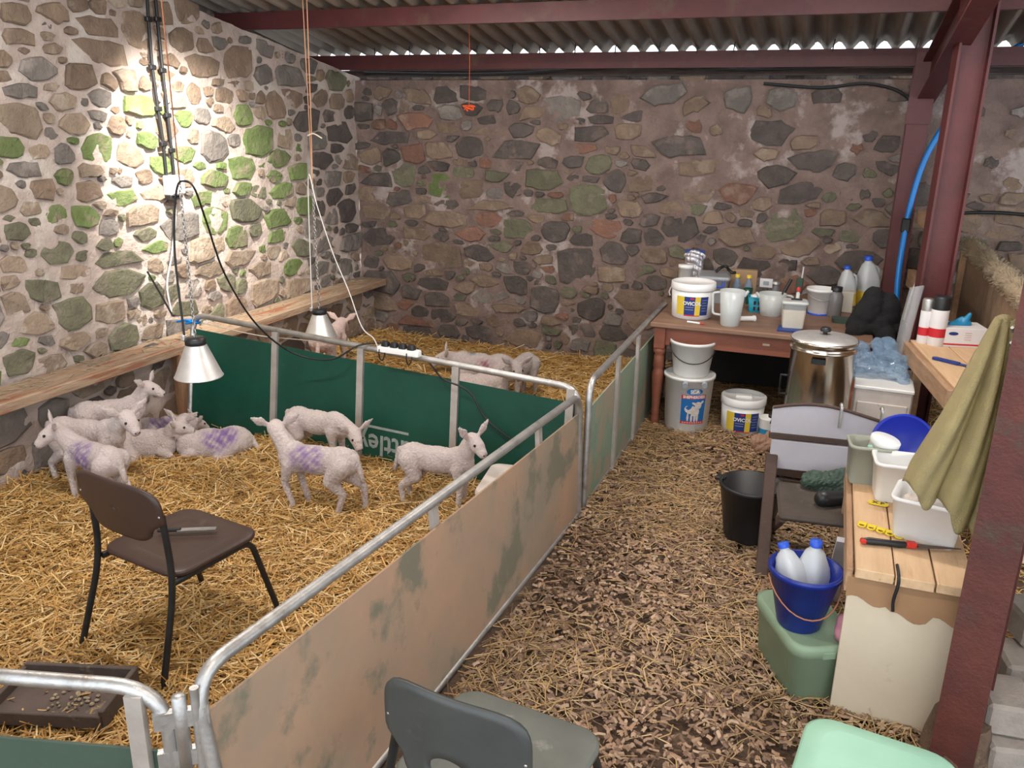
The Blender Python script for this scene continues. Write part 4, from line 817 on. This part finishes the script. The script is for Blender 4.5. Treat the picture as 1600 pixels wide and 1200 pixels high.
t = thing('spatula', 'dark green spatula standing up behind the square tub', 'spatula', onT(1246, 480)); MB().tube([(0, 0, .0), (.01, 0, .30)], .006, 6).build('handle', 'white_cable', t); MB().box((-.005, 0, .16), (.05, .02, .12), .006).build('blade', 'dark_green_board', t)
t = thing('small_white_pot', 'small white pot behind the supplement tub', 'pot', onT(1068, 470)); MB().lathe([(.05, 0), (.055, .25), (.058, .25), (.058, .275), (.0001, .276)], 22).build('pot_body', 'white_plastic', t)
def milk(label, loc, s=1, rz=0, tilt=(0, 0), m='milk_bottle_plastic', lab=True, cap='blue_cap', group='plastic milk bottles'):
    t = thing('milk_bottle', label, 'bottle', loc, rz, group); t.rotation_euler = (tilt[0], tilt[1], rz); t.scale = (s, s, s)
    MB().rrect([(.085, .085, .02, 0), (.10, .10, .024, .006), (.10, .10, .024, .13), (.094, .094, .03, .16), (.06, .06, .028, .215), (.034, .034, .0165, .228), (.034, .034, .0165, .245)], cap1=True, q=5).build('bottle_body', m, t)
    MB().tube(fillet([(.034, 0, .20), (.056, 0, .185), (.056, 0, .12), (.046, 0, .11)], .012), .009, 8).build('handle', m, t)
    MB().lathe([(.020, .236), (.020, .256), (.0001, .257)], 18).build('cap', cap, t)
    if lab: MB().rrect([(.1012, .1012, .0245, .012), (.1012, .1012, .0245, .085)], cap0=False, q=5).build('label', 'yellow_label', t)
    return t
milk('milk bottle with a yellow label on the table near the black jacket, shorter of two', onT(1322, 474)+V(0, -.1, 0), 1.18, .3, (0, -.10))
milk('milk bottle with a yellow label, the taller one against the back wall', onT(1350, 474)+V(.02, -.06, .0), 1.45, .5, (0, -.12))
t = thing('work_jacket', 'black jacket bundled over the end of the table', 'jacket', onT(1364, 520), .2)
me = blob([('c', (-.1, 0, .05), (.12, .02, .05), .07, .08), ('c', (-.05, 0, .09), (-.02, .02, .22), .10, .075), ('c', (.06, .02, .09), (.06, .02, .19), .10, .08), ('c', (.12, .03, .08), (.15, .05, -.06), .06, .05), ('c', (-.1, -.02, .04), (-.13, -.06, .02), .06, .05), ('c', (.02, -.06, .08), (.06, -.10, -.02), .06, .05)], .012, 2)
meshobj('cloth', crumple(me, .010, 9), 'black_cloth', t)
tag(MB().rrect([(.24, .1, .03, 0), (.26, .11, .03, .03)], onT(1330, 505), cap1=True).build('green_tray', 'dark_green_board'), 'dark green tray edge between the flask and the jacket', 'tray')
for px, mm, lb_ in ((1318, 'cream_plastic', 'beige carton behind the smoky flask'),): tag(MB().box(onT(px, 488)+V(.01, .03, .075), (.09, .08, .15), .004).build('carton_box', mm), lb_, 'carton')
# ------------------------------------------------------------------ urn corner
t = thing('wooden_crate', 'low dark crate under the steel urn', 'crate', (.03, 4.80, 0)); 
for k in range(3): MB().box((0, -.17, .06+k*.11), (.40, .02, .095), .003).build('slat', 'old_frame_wood', t)
MB().box((0, 0, .325), (.40, .36, .02), .003).build('crate_top', 'old_frame_wood', t); MB().box((-.19, 0, .16), (.02, .34, .31)).build('side', 'old_frame_wood', t); MB().box((.19, 0, .16), (.02, .34, .31)).build('side', 'old_frame_wood', t)
t = thing('water_urn', 'tall stainless steel water urn with a black lid knob and black name plate', 'urn', (.035, 4.80, .335))
MB().lathe([(.168, 0), (.175, .008), (.175, .06), (.170, .065), (.170, .50), (.178, .505), (.178, .515), (.172, .52), (.172, .545), (.18, .55), (.18, .562), (.172, .565)], 48).build('urn_body', 'stainless', t)
MB().lathe([(.176, .562), (.170, .572), (.10, .585), (.0001, .588)], 40, cap0=False).build('lid', 'aluminium', t)
MB().lathe([(.012, .585), (.012, .60), (.028, .605), (.03, .615), (.022, .628), (.0001, .63)], 18).build('knob', 'black_plastic', t)
label_patch(MB(), lambda z: .170, -.32, .12, .455, .485, .003).build('name_plate', 'black_plastic', t)
MB().tube([(-.165, -.06, .09), (-.215, -.09, .09), (-.22, -.093, .06)], .014, 8).build('tap', 'black_plastic', t); MB().lathe([(.03, 0), (.03, .015), (.0001, .016)], 14, (-.215, -.09, .10)).build('tap_knob', 'black_plastic', t)
MB().tube([(-.172, 0, .33), (-.205, 0, .33), (-.205, 0, .22), (-.172, 0, .22)], .008, 7).build('side_handle', 'black_plastic', t)
t = thing('white_cabinet', 'dirty white enamel cabinet behind the steel urn', 'cabinet', (.385, 5.08, 0), -.03)
MB().box((0, 0, .31), (.30, .46, .62), .008).build('carcass', 'dirty_white', t); MB().box((0, 0, .63), (.31, .47, .02), .004).build('enamel_top', 'white_plastic', t); MB().box((-.0, -.235, .30), (.26, .012, .5), .004).build('door', 'dirty_white', t); MB().box((-.09, -.245, .42), (.05, .012, .014), .003).build('handle', 'black_steel', t)
t = thing('plastic_bag', 'crumpled clear blue plastic bag heaped on the white cabinet', 'bag', (.36, 5.12, .64), .2)
me = blob([('c', (-.1, -.04, .05), (.08, 0, .06), .06, .07), ('c', (0, 0, .08), (.02, .06, .16), .08, .05), ('c', (.06, -.06, .04), (.1, -.14, .02), .05, .03), ('c', (-.08, .05, .05), (-.1, .1, .12), .05, .04)], .012, 1); meshobj('film', crumple(me, .024, 17), 'blue_bag', t)
jug('measuring_jug', 'clear plastic beaker standing beside the urn on the chair side', V(.235, 4.46, .34), .06, .07, .13, 'frosted', 1.2, 1)
tag(MB().box((.235, 4.46, .165), (.2, .2, .33), .005).build('grey_stool_box', 'dirty_white'), 'grimy white box standing between the urn and the painted chair', 'box')
t = thing('blue_bowl', 'small white pot with blue stain behind the black bucket', 'pot', G(1197, 684, z=0)); MB().lathe([(.05, 0), (.06, .14), (.064, .15), (.058, .15), (.0001, .02)], 20).build('pot_body', 'white_plastic', t); MB().lathe([(.0535, .03), (.056, .075)], 20, cap0=False).build('stain', 'blue_glove', t)
tag(meshobj('paper_sack', crumple(blob([('c', (-.08, 0, .05), (.1, .02, .06), .06, .05), ('c', (0, .05, .08), (.06, .05, .12), .06, .04)], .012, 1), .012, 30), 'brown_card', None, G(1207, 708, z=.0)), 'crumpled brown paper sack beside the painted chair', 'sack')
tag(meshobj('clear_bag', crumple(blob([('c', (-.04, 0, .04), (.06, .02, .05), .05, .04), ('c', (.03, .02, .05), (.05, .04, .14), .04, .03)], .011, 1), .012, 30), 'frosted', None, G(1222, 762, z=.0)), 'crumpled clear plastic bag on the floor by the chair leg', 'bag')
# --- old painted folding chair
t = thing('folding_chair', 'old folding wooden chair with peeling white paint and a dark seat', 'chair', (.115, 3.98, 0), math.radians(6))
mb = MB(); n = 24; top = [(-.27+.54*k/n, .70+.035*math.cos((k/n-.38)*PI*1.25)) for k in range(n+1)]; bot = [(-.27+.54*k/n, .575) for k in range(n+1)]
R = [[(x, -.012, z) for x, z in bot], [(x, -.012, z) for x, z in top], [(x, .012, z) for x, z in top], [(x, .012, z) for x, z in bot], [(x, -.012, z) for x, z in bot]]
mb.rings([list(q) for q in R], False, smooth=False); mb.build('backrest', 'peeling_paint', t, (0, .10, 0))
mb = MB().tube([(x, .087, z+.006) for x, z in top], .009, 6); mb.build('top_edge', 'old_frame_wood', t)
MB().bar((-.275, .095, .565), (.27, .095, .565), .03, .03, bev=.004).build('back_rail', 'old_frame_wood', t)
MB().box((-.01, .09, .47), (.5, .02, .15), .004).build('lower_backboard', 'peeling_paint', t)
MB().box((.0, -.16, .335), (.44, .40, .03), .012).build('seat', 'old_seat_wood', t)
for s in (-1, 1):
    MB().bar((s*.25-.0*(s < 0), .09, .62 if s > 0 else .46), (s*.25-.01*(s < 0), -.30, -.01), .055, .035, (0, 1, 0), .004).build('leg', 'old_frame_wood', t)
    MB().bar((s*.20, -.34, .33), (s*.20, .22, .0), .028, .045, (0, 1, 0), .004).build('leg', 'old_frame_wood', t)
for x in (.04, .22): MB().tube(fillet([(x, .115, .74), (x, .10, .755), (x, .075, .745), (x, .075, .64)], .012), .008, 6).build('wire_hook', 'galvanised', t)
cx, cy_ = .10, 3.98
t = thing('rubber_boot_piece', 'black rubber tube end lying on the dark chair seat', 'rubber part', (cx+.06, cy_-.17, .35), .6)
meshobj('rubber_body', blob([('c', (-.06, 0, .035), (.05, 0, .03), .04, .035), ('c', (.05, .0, .03), (.1, .03, .02), .03, .02)], .009, 2), 'black_plastic', t)
t = thing('leather_glove', 'tan leather glove lying on the chair seat beside the bench', 'glove', (cx+.17, cy_-.06, .349), .4)
meshobj('glove_body', blob([('c', (-.05, 0, .02), (.03, 0, .02), .03, .03, ((0, 0, 1), .6))] + [('c', (.03, -.024+.016*k, .018), (.085-.006*abs(k-1.5), -.03+.02*k, .014), .011, .009) for k in range(4)] + [('c', (-.01, .03, .018), (.03, .06, .014), .012, .009)], .006, 2), 'carton', t)
t = thing('blue_cloth', 'dark teal cloth bundled at the back of the dark chair seat', 'cloth', (cx+.05, cy_+.0, .35)); meshobj('cloth', crumple(blob([('c', (-.1, 0, .03), (.12, .01, .035), .045, .05), ('c', (0, 0, .04), (.05, .03, .07), .05, .04)], .011, 2), .012, 26), 'dark_green_board', t)
t = thing('clear_bottle', 'empty clear bottle lying on the chair seat edge', 'bottle', (cx+.16, cy_-.22, .385), 1.3); MB().tube([(-.08, 0, 0), (.04, 0, 0), (.07, 0, 0), (.09, 0, 0)], [.033, .033, .014, .013], 14).build('bottle_body', 'smoke_plastic', t)
# ------------------------------------------------------------------ buckets and tubs on the floor
bp_ = G(1166, 838, z=0)
t = pail('rubber_bucket', 'black rubber bucket standing on the passage floor', 'bucket', bp_, .115, .155, .30, 'black_plastic', 0)
for a in (2.9, 6.04): MB().box((.165*math.cos(a), .165*math.sin(a), .285), (.05, .05, .022), .006, a).build('lug', 'black_plastic', t)
t = thing('storage_tub', 'sage green plastic tub tucked under the bench with a blue bucket on it', 'tub', (.085, 2.96, 0), math.radians(27))
MB().rrect([(.20, .33, .05, 0), (.22, .35, .055, .01), (.245, .385, .06, .20), (.262, .40, .065, .205), (.262, .40, .065, .225), (.262, .40, .065, .245), (.235, .375, .06, .25)], cap1=True, q=6).build('tub_body', 'sage_plastic', t); MB().box((-.0, -.197, .214), (.05, .012, .03), .004).build('clip', 'sage_plastic', t)
bb = V(.06, 2.90, .25)
t = pail('blue_bucket', 'dark blue plastic bucket holding milk bottles on the sage green tub', 'bucket', bb, .078, .125, .235, 'blue_plastic', .2, handle=('copper_rope', .11, .003), ang=.15)
milk('milk bottle tipped sideways inside the blue bucket', bb+V(.0, -.01, .06), 1.0, 2.6, (0, .42), lab=False)
milk('upright milk bottle standing behind the tipped one in the blue bucket', bb+V(.025, .06, .035), 1.1, 1.0, lab=False)
t = thing('mint_crate', 'mint green plastic tub standing before the bench', 'tub', (.285, 2.06, 0), math.radians(-8))
MB().rrect([(.32, .36, .06, 0), (.34, .38, .06, .01), (.38, .42, .07, .28), (.41, .45, .08, .285), (.41, .45, .08, .31), (.39, .43, .08, .318), (.3, .34, .06, .322)], cap1=True, q=6).build('tub_body', 'mint_plastic', t)
tag(meshobj('pink_sponge', blob([('c', (0, -.03, .0), (0, .03, .01), .035, .03), ('c', (0, 0, -.04), (0, 0, .03), .03, .03)], .008, 2), 'pink_plastic', None, (.215, 2.86, .29)), 'pink sponge squeezed between the sage tub and the bench panel', 'sponge')
# ------------------------------------------------------------------ bench
BX0, BX1, BY0, BY1, BZ = .20, .565, 2.775, 3.77, .56
t = thing('potting_bench', 'cream painted bench front topped with pale pine boards', 'bench', (0, 0, 0))
MB().box(((BX0+BX1)/2, BY0+.01, .245), (BX1-BX0, .02, .51), .002).build('front_panel', 'cream_paint', t)
mb = MB(); n = 20; xs = [BX0-.004+(BX1-BX0+.004)*k/n for k in range(n+1)]; lo = [.468+.012*math.sin(k*.9)-(.022 if 7 < k < 15 else 0)-.0018*k for k in range(n+1)]
mb.rings([[(x, BY0-.002, z) for x, z in zip(xs, lo)], [(x, BY0-.002, .545) for x in xs], [(x, BY0+.02, .545) for x in xs]], False, smooth=False); mb.build('bare_strip', 'bare_hardboard', t)
for k, (a, b2, e) in enumerate(((.212, .332, 0), (.337, .455, -.012), (.460, .575, -.004))): MB().box(((a+b2)/2, (BY0-.025+BY1+e)/2, BZ+.012), (b2-a, BY1-BY0+.02, .036), .003, random.uniform(-.006, .006)).build('top_board', 'pale_timber', t)
MB().box((.198, (BY0+BY1)/2, .53), (.022, BY1-BY0, .09), .003).build('side_rail', 'bench_timber', t)
for x in (.215, .55): MB().box((x, BY1-.03, .27), (.04, .04, .54), .003).build('leg', 'bench_timber', t)
MB().bar((.19, 3.55, .01), (.195, 3.1, .52), .02, .07, (1, 0, 0)).build('side_brace', 'peeling_paint', t)
tz = BZ+.031
cable('strap_end', 'black webbing strap end hanging over the front of the pine boards', [(.345, BY0+.05, tz+.002), (.346, BY0-.02, tz+.002), (.348, BY0-.032, tz-.03), (.342, BY0-.03, tz-.09), (.346, BY0-.028, tz-.13)], .006, 'black_cable', 'strap')
def onB(px, py): p = G(px, py, z=tz); return p
def bin_(name, label, loc, w, d, h, m, rz, tiltx=0, flare=1.12, wall=.008):
    t = thing(name, label, 'container', loc, rz); t.rotation_euler = (tiltx, 0, rz)
    MB().rrect([(w*.96, d*.96, .02, 0), (w, d, .025, .006), (w*flare, d*flare, .03, h-.012), (w*flare+.014, d*flare+.014, .034, h-.012), (w*flare+.014, d*flare+.014, .034, h), (w*flare-wall, d*flare-wall, .026, h), (w-wall, d-wall, .02, .012)], cap1=True, q=5).build('container_body', m, t); return t
bin_('plastic_bin', 'grey green square bin at the far end of the bench with a jar in it', V(.262, 3.575, tz-.002), .15, .13, .17, 'greygreen_plastic', .1)
t = thing('white_jar', 'white ribbed jar sitting in the grey green bin', 'jar', V(.285, 3.575, tz+.06), 0); t.rotation_euler = (.05, .22, 0)
MB().lathe([(.052, 0), (.055, .005), (.055, .11), (.06, .112), (.06, .135), (.055, .14), (.0001, .141)], 26).build('jar_body', 'white_plastic', t)
t = thing('green_peg', 'bright green peg clipped inside the grey green bin', 'peg', V(.255, 3.515, tz+.15)); MB().box((0, 0, 0), (.02, .014, .05), .004, .3).build('peg_body', 'mint_plastic', t)
t = thing('round_lid', 'round dark blue bucket lid standing on edge behind the white container', 'lid', V(.395, 3.705, tz+.128)); t.rotation_euler = (math.radians(68), 0, math.radians(10))
MB().lathe([(.13, -.006), (.134, -.004), (.134, .010), (.122, .010), (.12, .003), (.0001, .003)], 40).build('lid_disc', 'blue_lid', t)
bin_('white_container', 'open white rectangular container on the bench before the blue lid', V(.368, 3.43, tz), .165, .14, .165, 'white_plastic', math.radians(4), flare=1.16)
bin_('white_container', 'open white rectangular container on the bench holding a rag, under the towel', V(.452, 3.11, tz), .205, .17, .16, 'white_plastic', math.radians(-12), flare=1.14)
tag(meshobj('grey_rag', crumple(blob([('c', (-.05, 0, .04), (.05, .02, .05), .045, .05), ('c', (0, .02, .06), (.04, .04, .1), .05, .04), ('c', (-.04, -.03, .06), (0, -.02, .09), .03, .03)], .008, 2), .012, 30), 'dirty_white', None, (.452, 3.11, tz+.06)), 'crumpled pale rag stuffed in the white container', 'rag')
t = thing('ear_tag', 'yellow ear tag printed X P lying on the pine boards', 'ear tag', onB(1372, 788)+V(0, 0, .002), math.radians(-8))
MB().rrect([(.075, .034, .016, 0), (.075, .034, .016, .004)], cap1=True).build('tag_plate', 'yellow_tag', t)
vs, fs = text_mesh('X P', .03, .001); MB().add([(x, yv, .005) for x, yv, _ in vs], fs).build('lettering', 'black_plastic', t)
for k in range(5):
    px, py = 1348+k*14.5, 820+k*4.6
    t = thing('ear_tag', 'yellow looped ear tag in the strip beside the black knife', 'ear tag', onB(px, py)+V(0, 0, .001), math.radians(-14), 'strip of yellow ear tags')
    MB().box((0, .0, .006), (.032, .02, .006), .002).build('tag_plate', 'yellow_tag', t); MB().tube([(.013*math.cos(a), -.018+.013*math.sin(a), .005) for a in [2*PI*j/10 for j in range(11)]], .0035, 5).build('loop', 'yellow_tag', t)
a, b2 = onB(1345, 850), onB(1502, 864); rz = math.atan2(b2.y-a.y, b2.x-a.x); Lk_ = (b2-a).length
t = thing('pruning_saw', 'black handled folding saw with red ends lying across the pine boards', 'saw', (a+b2)/2+V(0, 0, .013), rz)
MB().tube([(-Lk_*.5, 0, 0), (-Lk_*.42, .004, 0), (-Lk_*.25, .002, 0), (-Lk_*.12, -.003, 0), (-.02, 0, 0)], [.009, .014, .012, .013, .012], 10).build('handle', 'black_plastic', t)
MB().box((-Lk_*.48, 0, 0), (.02, .024, .018), .004).build('red_end', 'red_plastic', t); MB().box((.0, 0, .002), (.035, .03, .02), .005).build('red_lock', 'red_plastic', t)
MB().add([(.02, -.013, -.004), (Lk_*.5, .006, -.004), (.02, .013, -.004), (.02, -.013, .001), (Lk_*.5, .006, .001), (.02, .013, .001)], [(0, 2, 1), (3, 4, 5), (0, 1, 4, 3), (1, 2, 5, 4), (2, 0, 3, 5)]).build('blade', 'slate_tray', t)
# --- towel hanging from a nail on the near post
tw = thing('hand_towel', 'yellow terry towel hanging from a nail on the rusty post', 'towel', V(.515, 2.82, 1.455))
nu, nv = 56, 44; grid = []
for j in range(nv+1):
    v = j/nv; row = []
    for i in range(nu+1):
        u = i/nu*2-1; wd_ = .022+.105*min(1, v*1.15)**.75; fold = math.sin(u*8.2+.5+v*.8)*(.040*min(1, v*3+.15)-.012*v)+.012*math.sin(u*17+v*3)
        drop = .64+.15*max(0, u)**.8-.07*max(0, -u-.2)+.03*math.sin(u*9)
        row.append((u*wd_-.035*v-.03*v*v*(1-u)*.5, -.02-fold-.04*math.sin(PI*v), .015-v*drop))
    grid.append(row)
o = MB().rings(grid, False).build('towel_cloth', 'yellow_towel', tw); sm = o.modifiers.new('thickness', 'SOLIDIFY'); sm.thickness = .008
MB().ball((.0, -.015, .0), (.03, .03, .028), 12, 8).build('gathered_top', 'yellow_towel', tw)
t = thing('bent_nail', 'bent nails on the rusty post holding the towel', 'nail', V(.535, 2.79, 1.43)); MB().tube([(.03, .02, .01), (-.0, -.03, .012), (-.01, -.06, .03)], .005, 6).build('nail', 'galvanised', t); MB().tube([(.03, .02, -.03), (.0, -.04, -.028), (-.005, -.06, -.015)], .005, 6).build('nail', 'galvanised', t)
# ------------------------------------------------------------------ upper shelf by the second post
SZ = .83
t = thing('wall_shelf', 'pale plank shelf on timber bearers beside the tall red post', 'shelf', (.765, 4.83, SZ), math.radians(8))
for k in range(2): MB().box((-.10+k*.185, 0, -.015), (.18, .98, .03), .003).build('plank', 'pale_timber', t)
MB().box((-.21, 0, -.06), (.035, 1.0, .10), .004).build('bearer', 'bench_timber', t)
for yv in (-.42, .3): MB().box((-.17, yv, -.42), (.05, .06, .78), .004).build('leg', 'bench_timber', t)
MB().box((.15, -.42, -.42), (.05, .06, .78), .004).build('leg', 'bench_timber', t)
gb = G(1497, 541, z=SZ)
t = thing('glove_box', 'white cardboard glove box with pink print and a blue glove poking out', 'box', gb+V(0, .07, .0), math.radians(12))
MB().box((0, 0, .055), (.25, .19, .11), .002).build('carton', 'card_white', t)
MB().box((0, -.0958, .016), (.22, .001, .009)).build('print_line', 'red_print', t)
mb = MB()
for k in range(4): mb.box((.02, -.0958, .085-.013*k), (.035, .001, .003))
mb.box((-.1257, -.0, .06), (.001, .12, .02)); mb.box((-.1257, .05, .09), (.001, .05, .012)); mb.build('small_print', 'pink_print', t)
mb = MB(); mb.add([(-.06+.026*math.cos(q), -.0961, .078+.010*math.sin(q)) for q in [2*PI*k/16 for k in range(16)]], [tuple(range(16))]); mb.build('oval_logo', 'navy_label', t)
gl = thing('nitrile_glove', 'crumpled blue nitrile glove sticking up from the glove box', 'glove', gb+V(.0, .07, .108), .3)
meshobj('glove_body', blob([('c', (-.05, 0, .005), (.04, 0, .012), .02, .022), ('c', (.02, 0, .015), (.045, .0, .065), .024, .012), ('c', (-.02, .01, .01), (.01, .01, .035), .02, .016)], .005, 2), 'blue_glove', gl)
def spray(label, loc, h, r, cap): 
    t = thing('spray_can', label, 'spray can', loc, 0, 'spray cans on the shelf'); MB().lathe([(r*.94, 0), (r, .006), (r, h*.72), (r*.9, h*.76)], 24).build('can', 'card_white', t)
    MB().lathe([(r*1.005, h*.18), (r*1.005, h*.36)], 24, cap0=False).build('red_band', 'red_print', t); MB().lathe([(r*.98, h*.73), (r*.98, h*.96), (r*.85, h), (.0001, h)], 24).build('cap', cap, t)
spray('white and red spray can with a black cap behind the glove box', V(G(1471, 480, y=5.21).x, 5.21, SZ), .285, .047, 'black_plastic')
spray('slim white spray can with a pale cap half hidden beside the post', V(G(1450, 480, y=5.24).x, 5.24, SZ), .26, .033, 'galvanised')
t = thing('blue_scraper', 'dark blue handled scraper lying on the plank shelf', 'scraper', G(1478, 566, z=SZ)+V(0, 0, .008), math.radians(-35)); MB().rrect([(.15, .035, .016, -.006), (.15, .035, .016, .006)], cap1=True).build('handle', 'navy_label', t); MB().box((.09, 0, 0), (.06, .025, .005), .002).build('blade', 'navy_label', t)
t = thing('plastic_sheet', 'dusty grey plastic sleeve hanging down the tall red post', 'plastic', V(.46, 5.28, 0))
MB().rings([[(.0+.02*math.sin(k), -.02*math.cos(k*1.3), 1.14), (.07, -.02, 1.16), (.08, .02, 1.15)] for k in range(1)] + [[(-.02, -.02, .95), (.05, -.03, .95), (.06, .02, .95)], [(-.03, -.02, .72), (.03, -.03, .70), (.04, .02, .72)], [(-.06, -.02, .45), (-.01, -.03, .43), (0, .02, .45)]], True, True, True).build('sleeve', 'film', t)
t = thing('red_container', 'red and white plastic container standing behind the towel', 'container', V(.735, 3.42, .70), .2)
MB().rrect([(.12, .12, .02, 0), (.13, .13, .025, .01), (.13, .13, .025, .10)], cap1=False).build('red_base', 'red_plastic', t); MB().rrect([(.1295, .1295, .025, .10), (.12, .12, .025, .17), (.05, .05, .02, .21), (.05, .05, .02, .23)], cap1=True, cap0=False).build('white_top', 'frosted', t)
t = thing('side_ledge', 'pale timber ledge carrying the red container beyond the rusty post', 'shelf', (.78, 3.3, .68)); MB().box((0, 0, 0), (.26, .9, .035), .004).build('plank', 'pale_timber', t)
for yv in (-.4, .4): MB().box((.08, yv, -.36), (.05, .05, .69), .003).build('leg', 'bench_timber', t)
# ------------------------------------------------------------------ right hand bay
t = thing('hessian_partition', 'hessian covered partition board with a fluffy wool roll along its top', 'partition', (.95, 5.55, 0))
MB().box((0, 0, .62), (.03, 2.7, 1.16), .004).build('board', 'hessian', t)
pts = [(0, -1.38+.12*k, 1.215+.01*math.sin(k*1.3)) for k in range(24)]; MB().tube(pts, [.055+.012*math.sin(k*2.1) for k in range(24)], 10).build('wool_roll', 'wool_roll', t)
mb = MB()
for _ in range(900):
    k = random.uniform(-1.38, 1.38); a = random.uniform(0, 2*PI); r0 = .055; p = V(r0*math.cos(a), k, 1.215+r0*math.sin(a)); mb.tube([p, p+V(math.cos(a)*.02, random.uniform(-.02, .02), math.sin(a)*.02), p+V(math.cos(a)*.025, random.uniform(-.04, .04), math.sin(a)*.022)], .0016, 3, False)
tag(mb.build('wool_fluff', 'wool_roll', t), kind='stuff')
for yv in (-1.3, 1.28): MB().box((-.03, yv, .6), (.05, .06, 1.2), .004).build('stud', 'bench_timber', t)
t = thing('stud_wall_frame', 'raw timber frame of post and rails beside the blue pipe', 'timber', (.62, 6.5, 0)); MB().box((.02, .1, .75), (.06, .07, 1.5), .004).build('stud', 'bench_timber', t)
MB().bar((-.04, .2, 1.42), (.06, -.9, 1.40), .05, .09).build('rail', 'bench_timber', t); MB().bar((-.04, .2, .98), (.08, -.9, .98), .05, .12).build('rail', 'bench_timber', t)
PX = [(1640, 40, 6.93), (1585, 76, 6.93), (1530, 112, 6.9), (1482, 185, 6.75), (1447, 245, 6.7), (1425, 310, 6.66), (1410, 385, 6.6), (1402, 450, 6.5), (1400, 520, 6.45)]
t = thing('water_pipe', 'bright blue plastic water pipe curving down past the far red post', 'pipe', G(1410, 385, y=6.6)); o = t.location
MB().tube([p-o for p in spline([G(a, b2, y=c) for a, b2, c in PX], 7)], .02, 10).build('pipe', 'blue_pipe', t); MB().box(G(1415, 352, y=6.63)-o, (.06, .05, .10), .008).build('coupling', 'black_plastic', t)
t = thing('brass_valve', 'small amber valve on a white cord by the pipe end', 'valve', G(1410, 510, y=6.0)); MB().lathe([(.02, -.03), (.028, -.02), (.028, .02), (.02, .03)], 14, cap1=True).build('valve_body', 'amber', t); MB().tube([(0, 0, .02), (.02, 0, .2), (.09, .1, .5)], .008, 7).build('cord', 'white_cable', t)
cable('hose_end', 'dark green hose hanging in a loop below the amber valve', [G(1412, 520, y=5.9), G(1400, 550, y=5.8), G(1402, 580, y=5.75), G(1418, 600, y=5.75)], .014, 'dark_green_board', 'hose')
cable('bay_cable', 'black cable clipped along the wall of the next bay', [(.75, YB-.03, 1.42), (1.1, YB-.04, 1.45), (1.7, YB-.03, 1.43), (2.6, YB-.03, 1.47)], .013)
t = thing('slatted_floor', 'grey metal slats lying on the ground beyond the rusty post', 'slats', (.98, 2.85, .02))
for k in range(7): MB().box((-.2+k*.085, 0, .01), (.055, 1.2, .025), .004).build('slat', 'slat_grey', t)
for k, (x, yv, z, a) in enumerate(((.74, 2.74, .05, .2), (.73, 2.79, .17, .1), (.80, 3.02, .05, -.1), (.82, 3.05, .17, .15), (.86, 3.18, .29, .3))):
    t = thing('stone_block', ('squared pale stone block stacked behind the rusty post foot', 'squared pale stone block second in the stack behind the post', 'low pale stone block beside the grey slats', 'pale stone block resting on the low one', 'topmost pale stone block by the slats')[k], 'block', (x, yv, z), a, 'blocks behind the rusty post'); MB().box((0, 0, 0), (.15, .2, .115), .012).build('block', 'concrete', t)
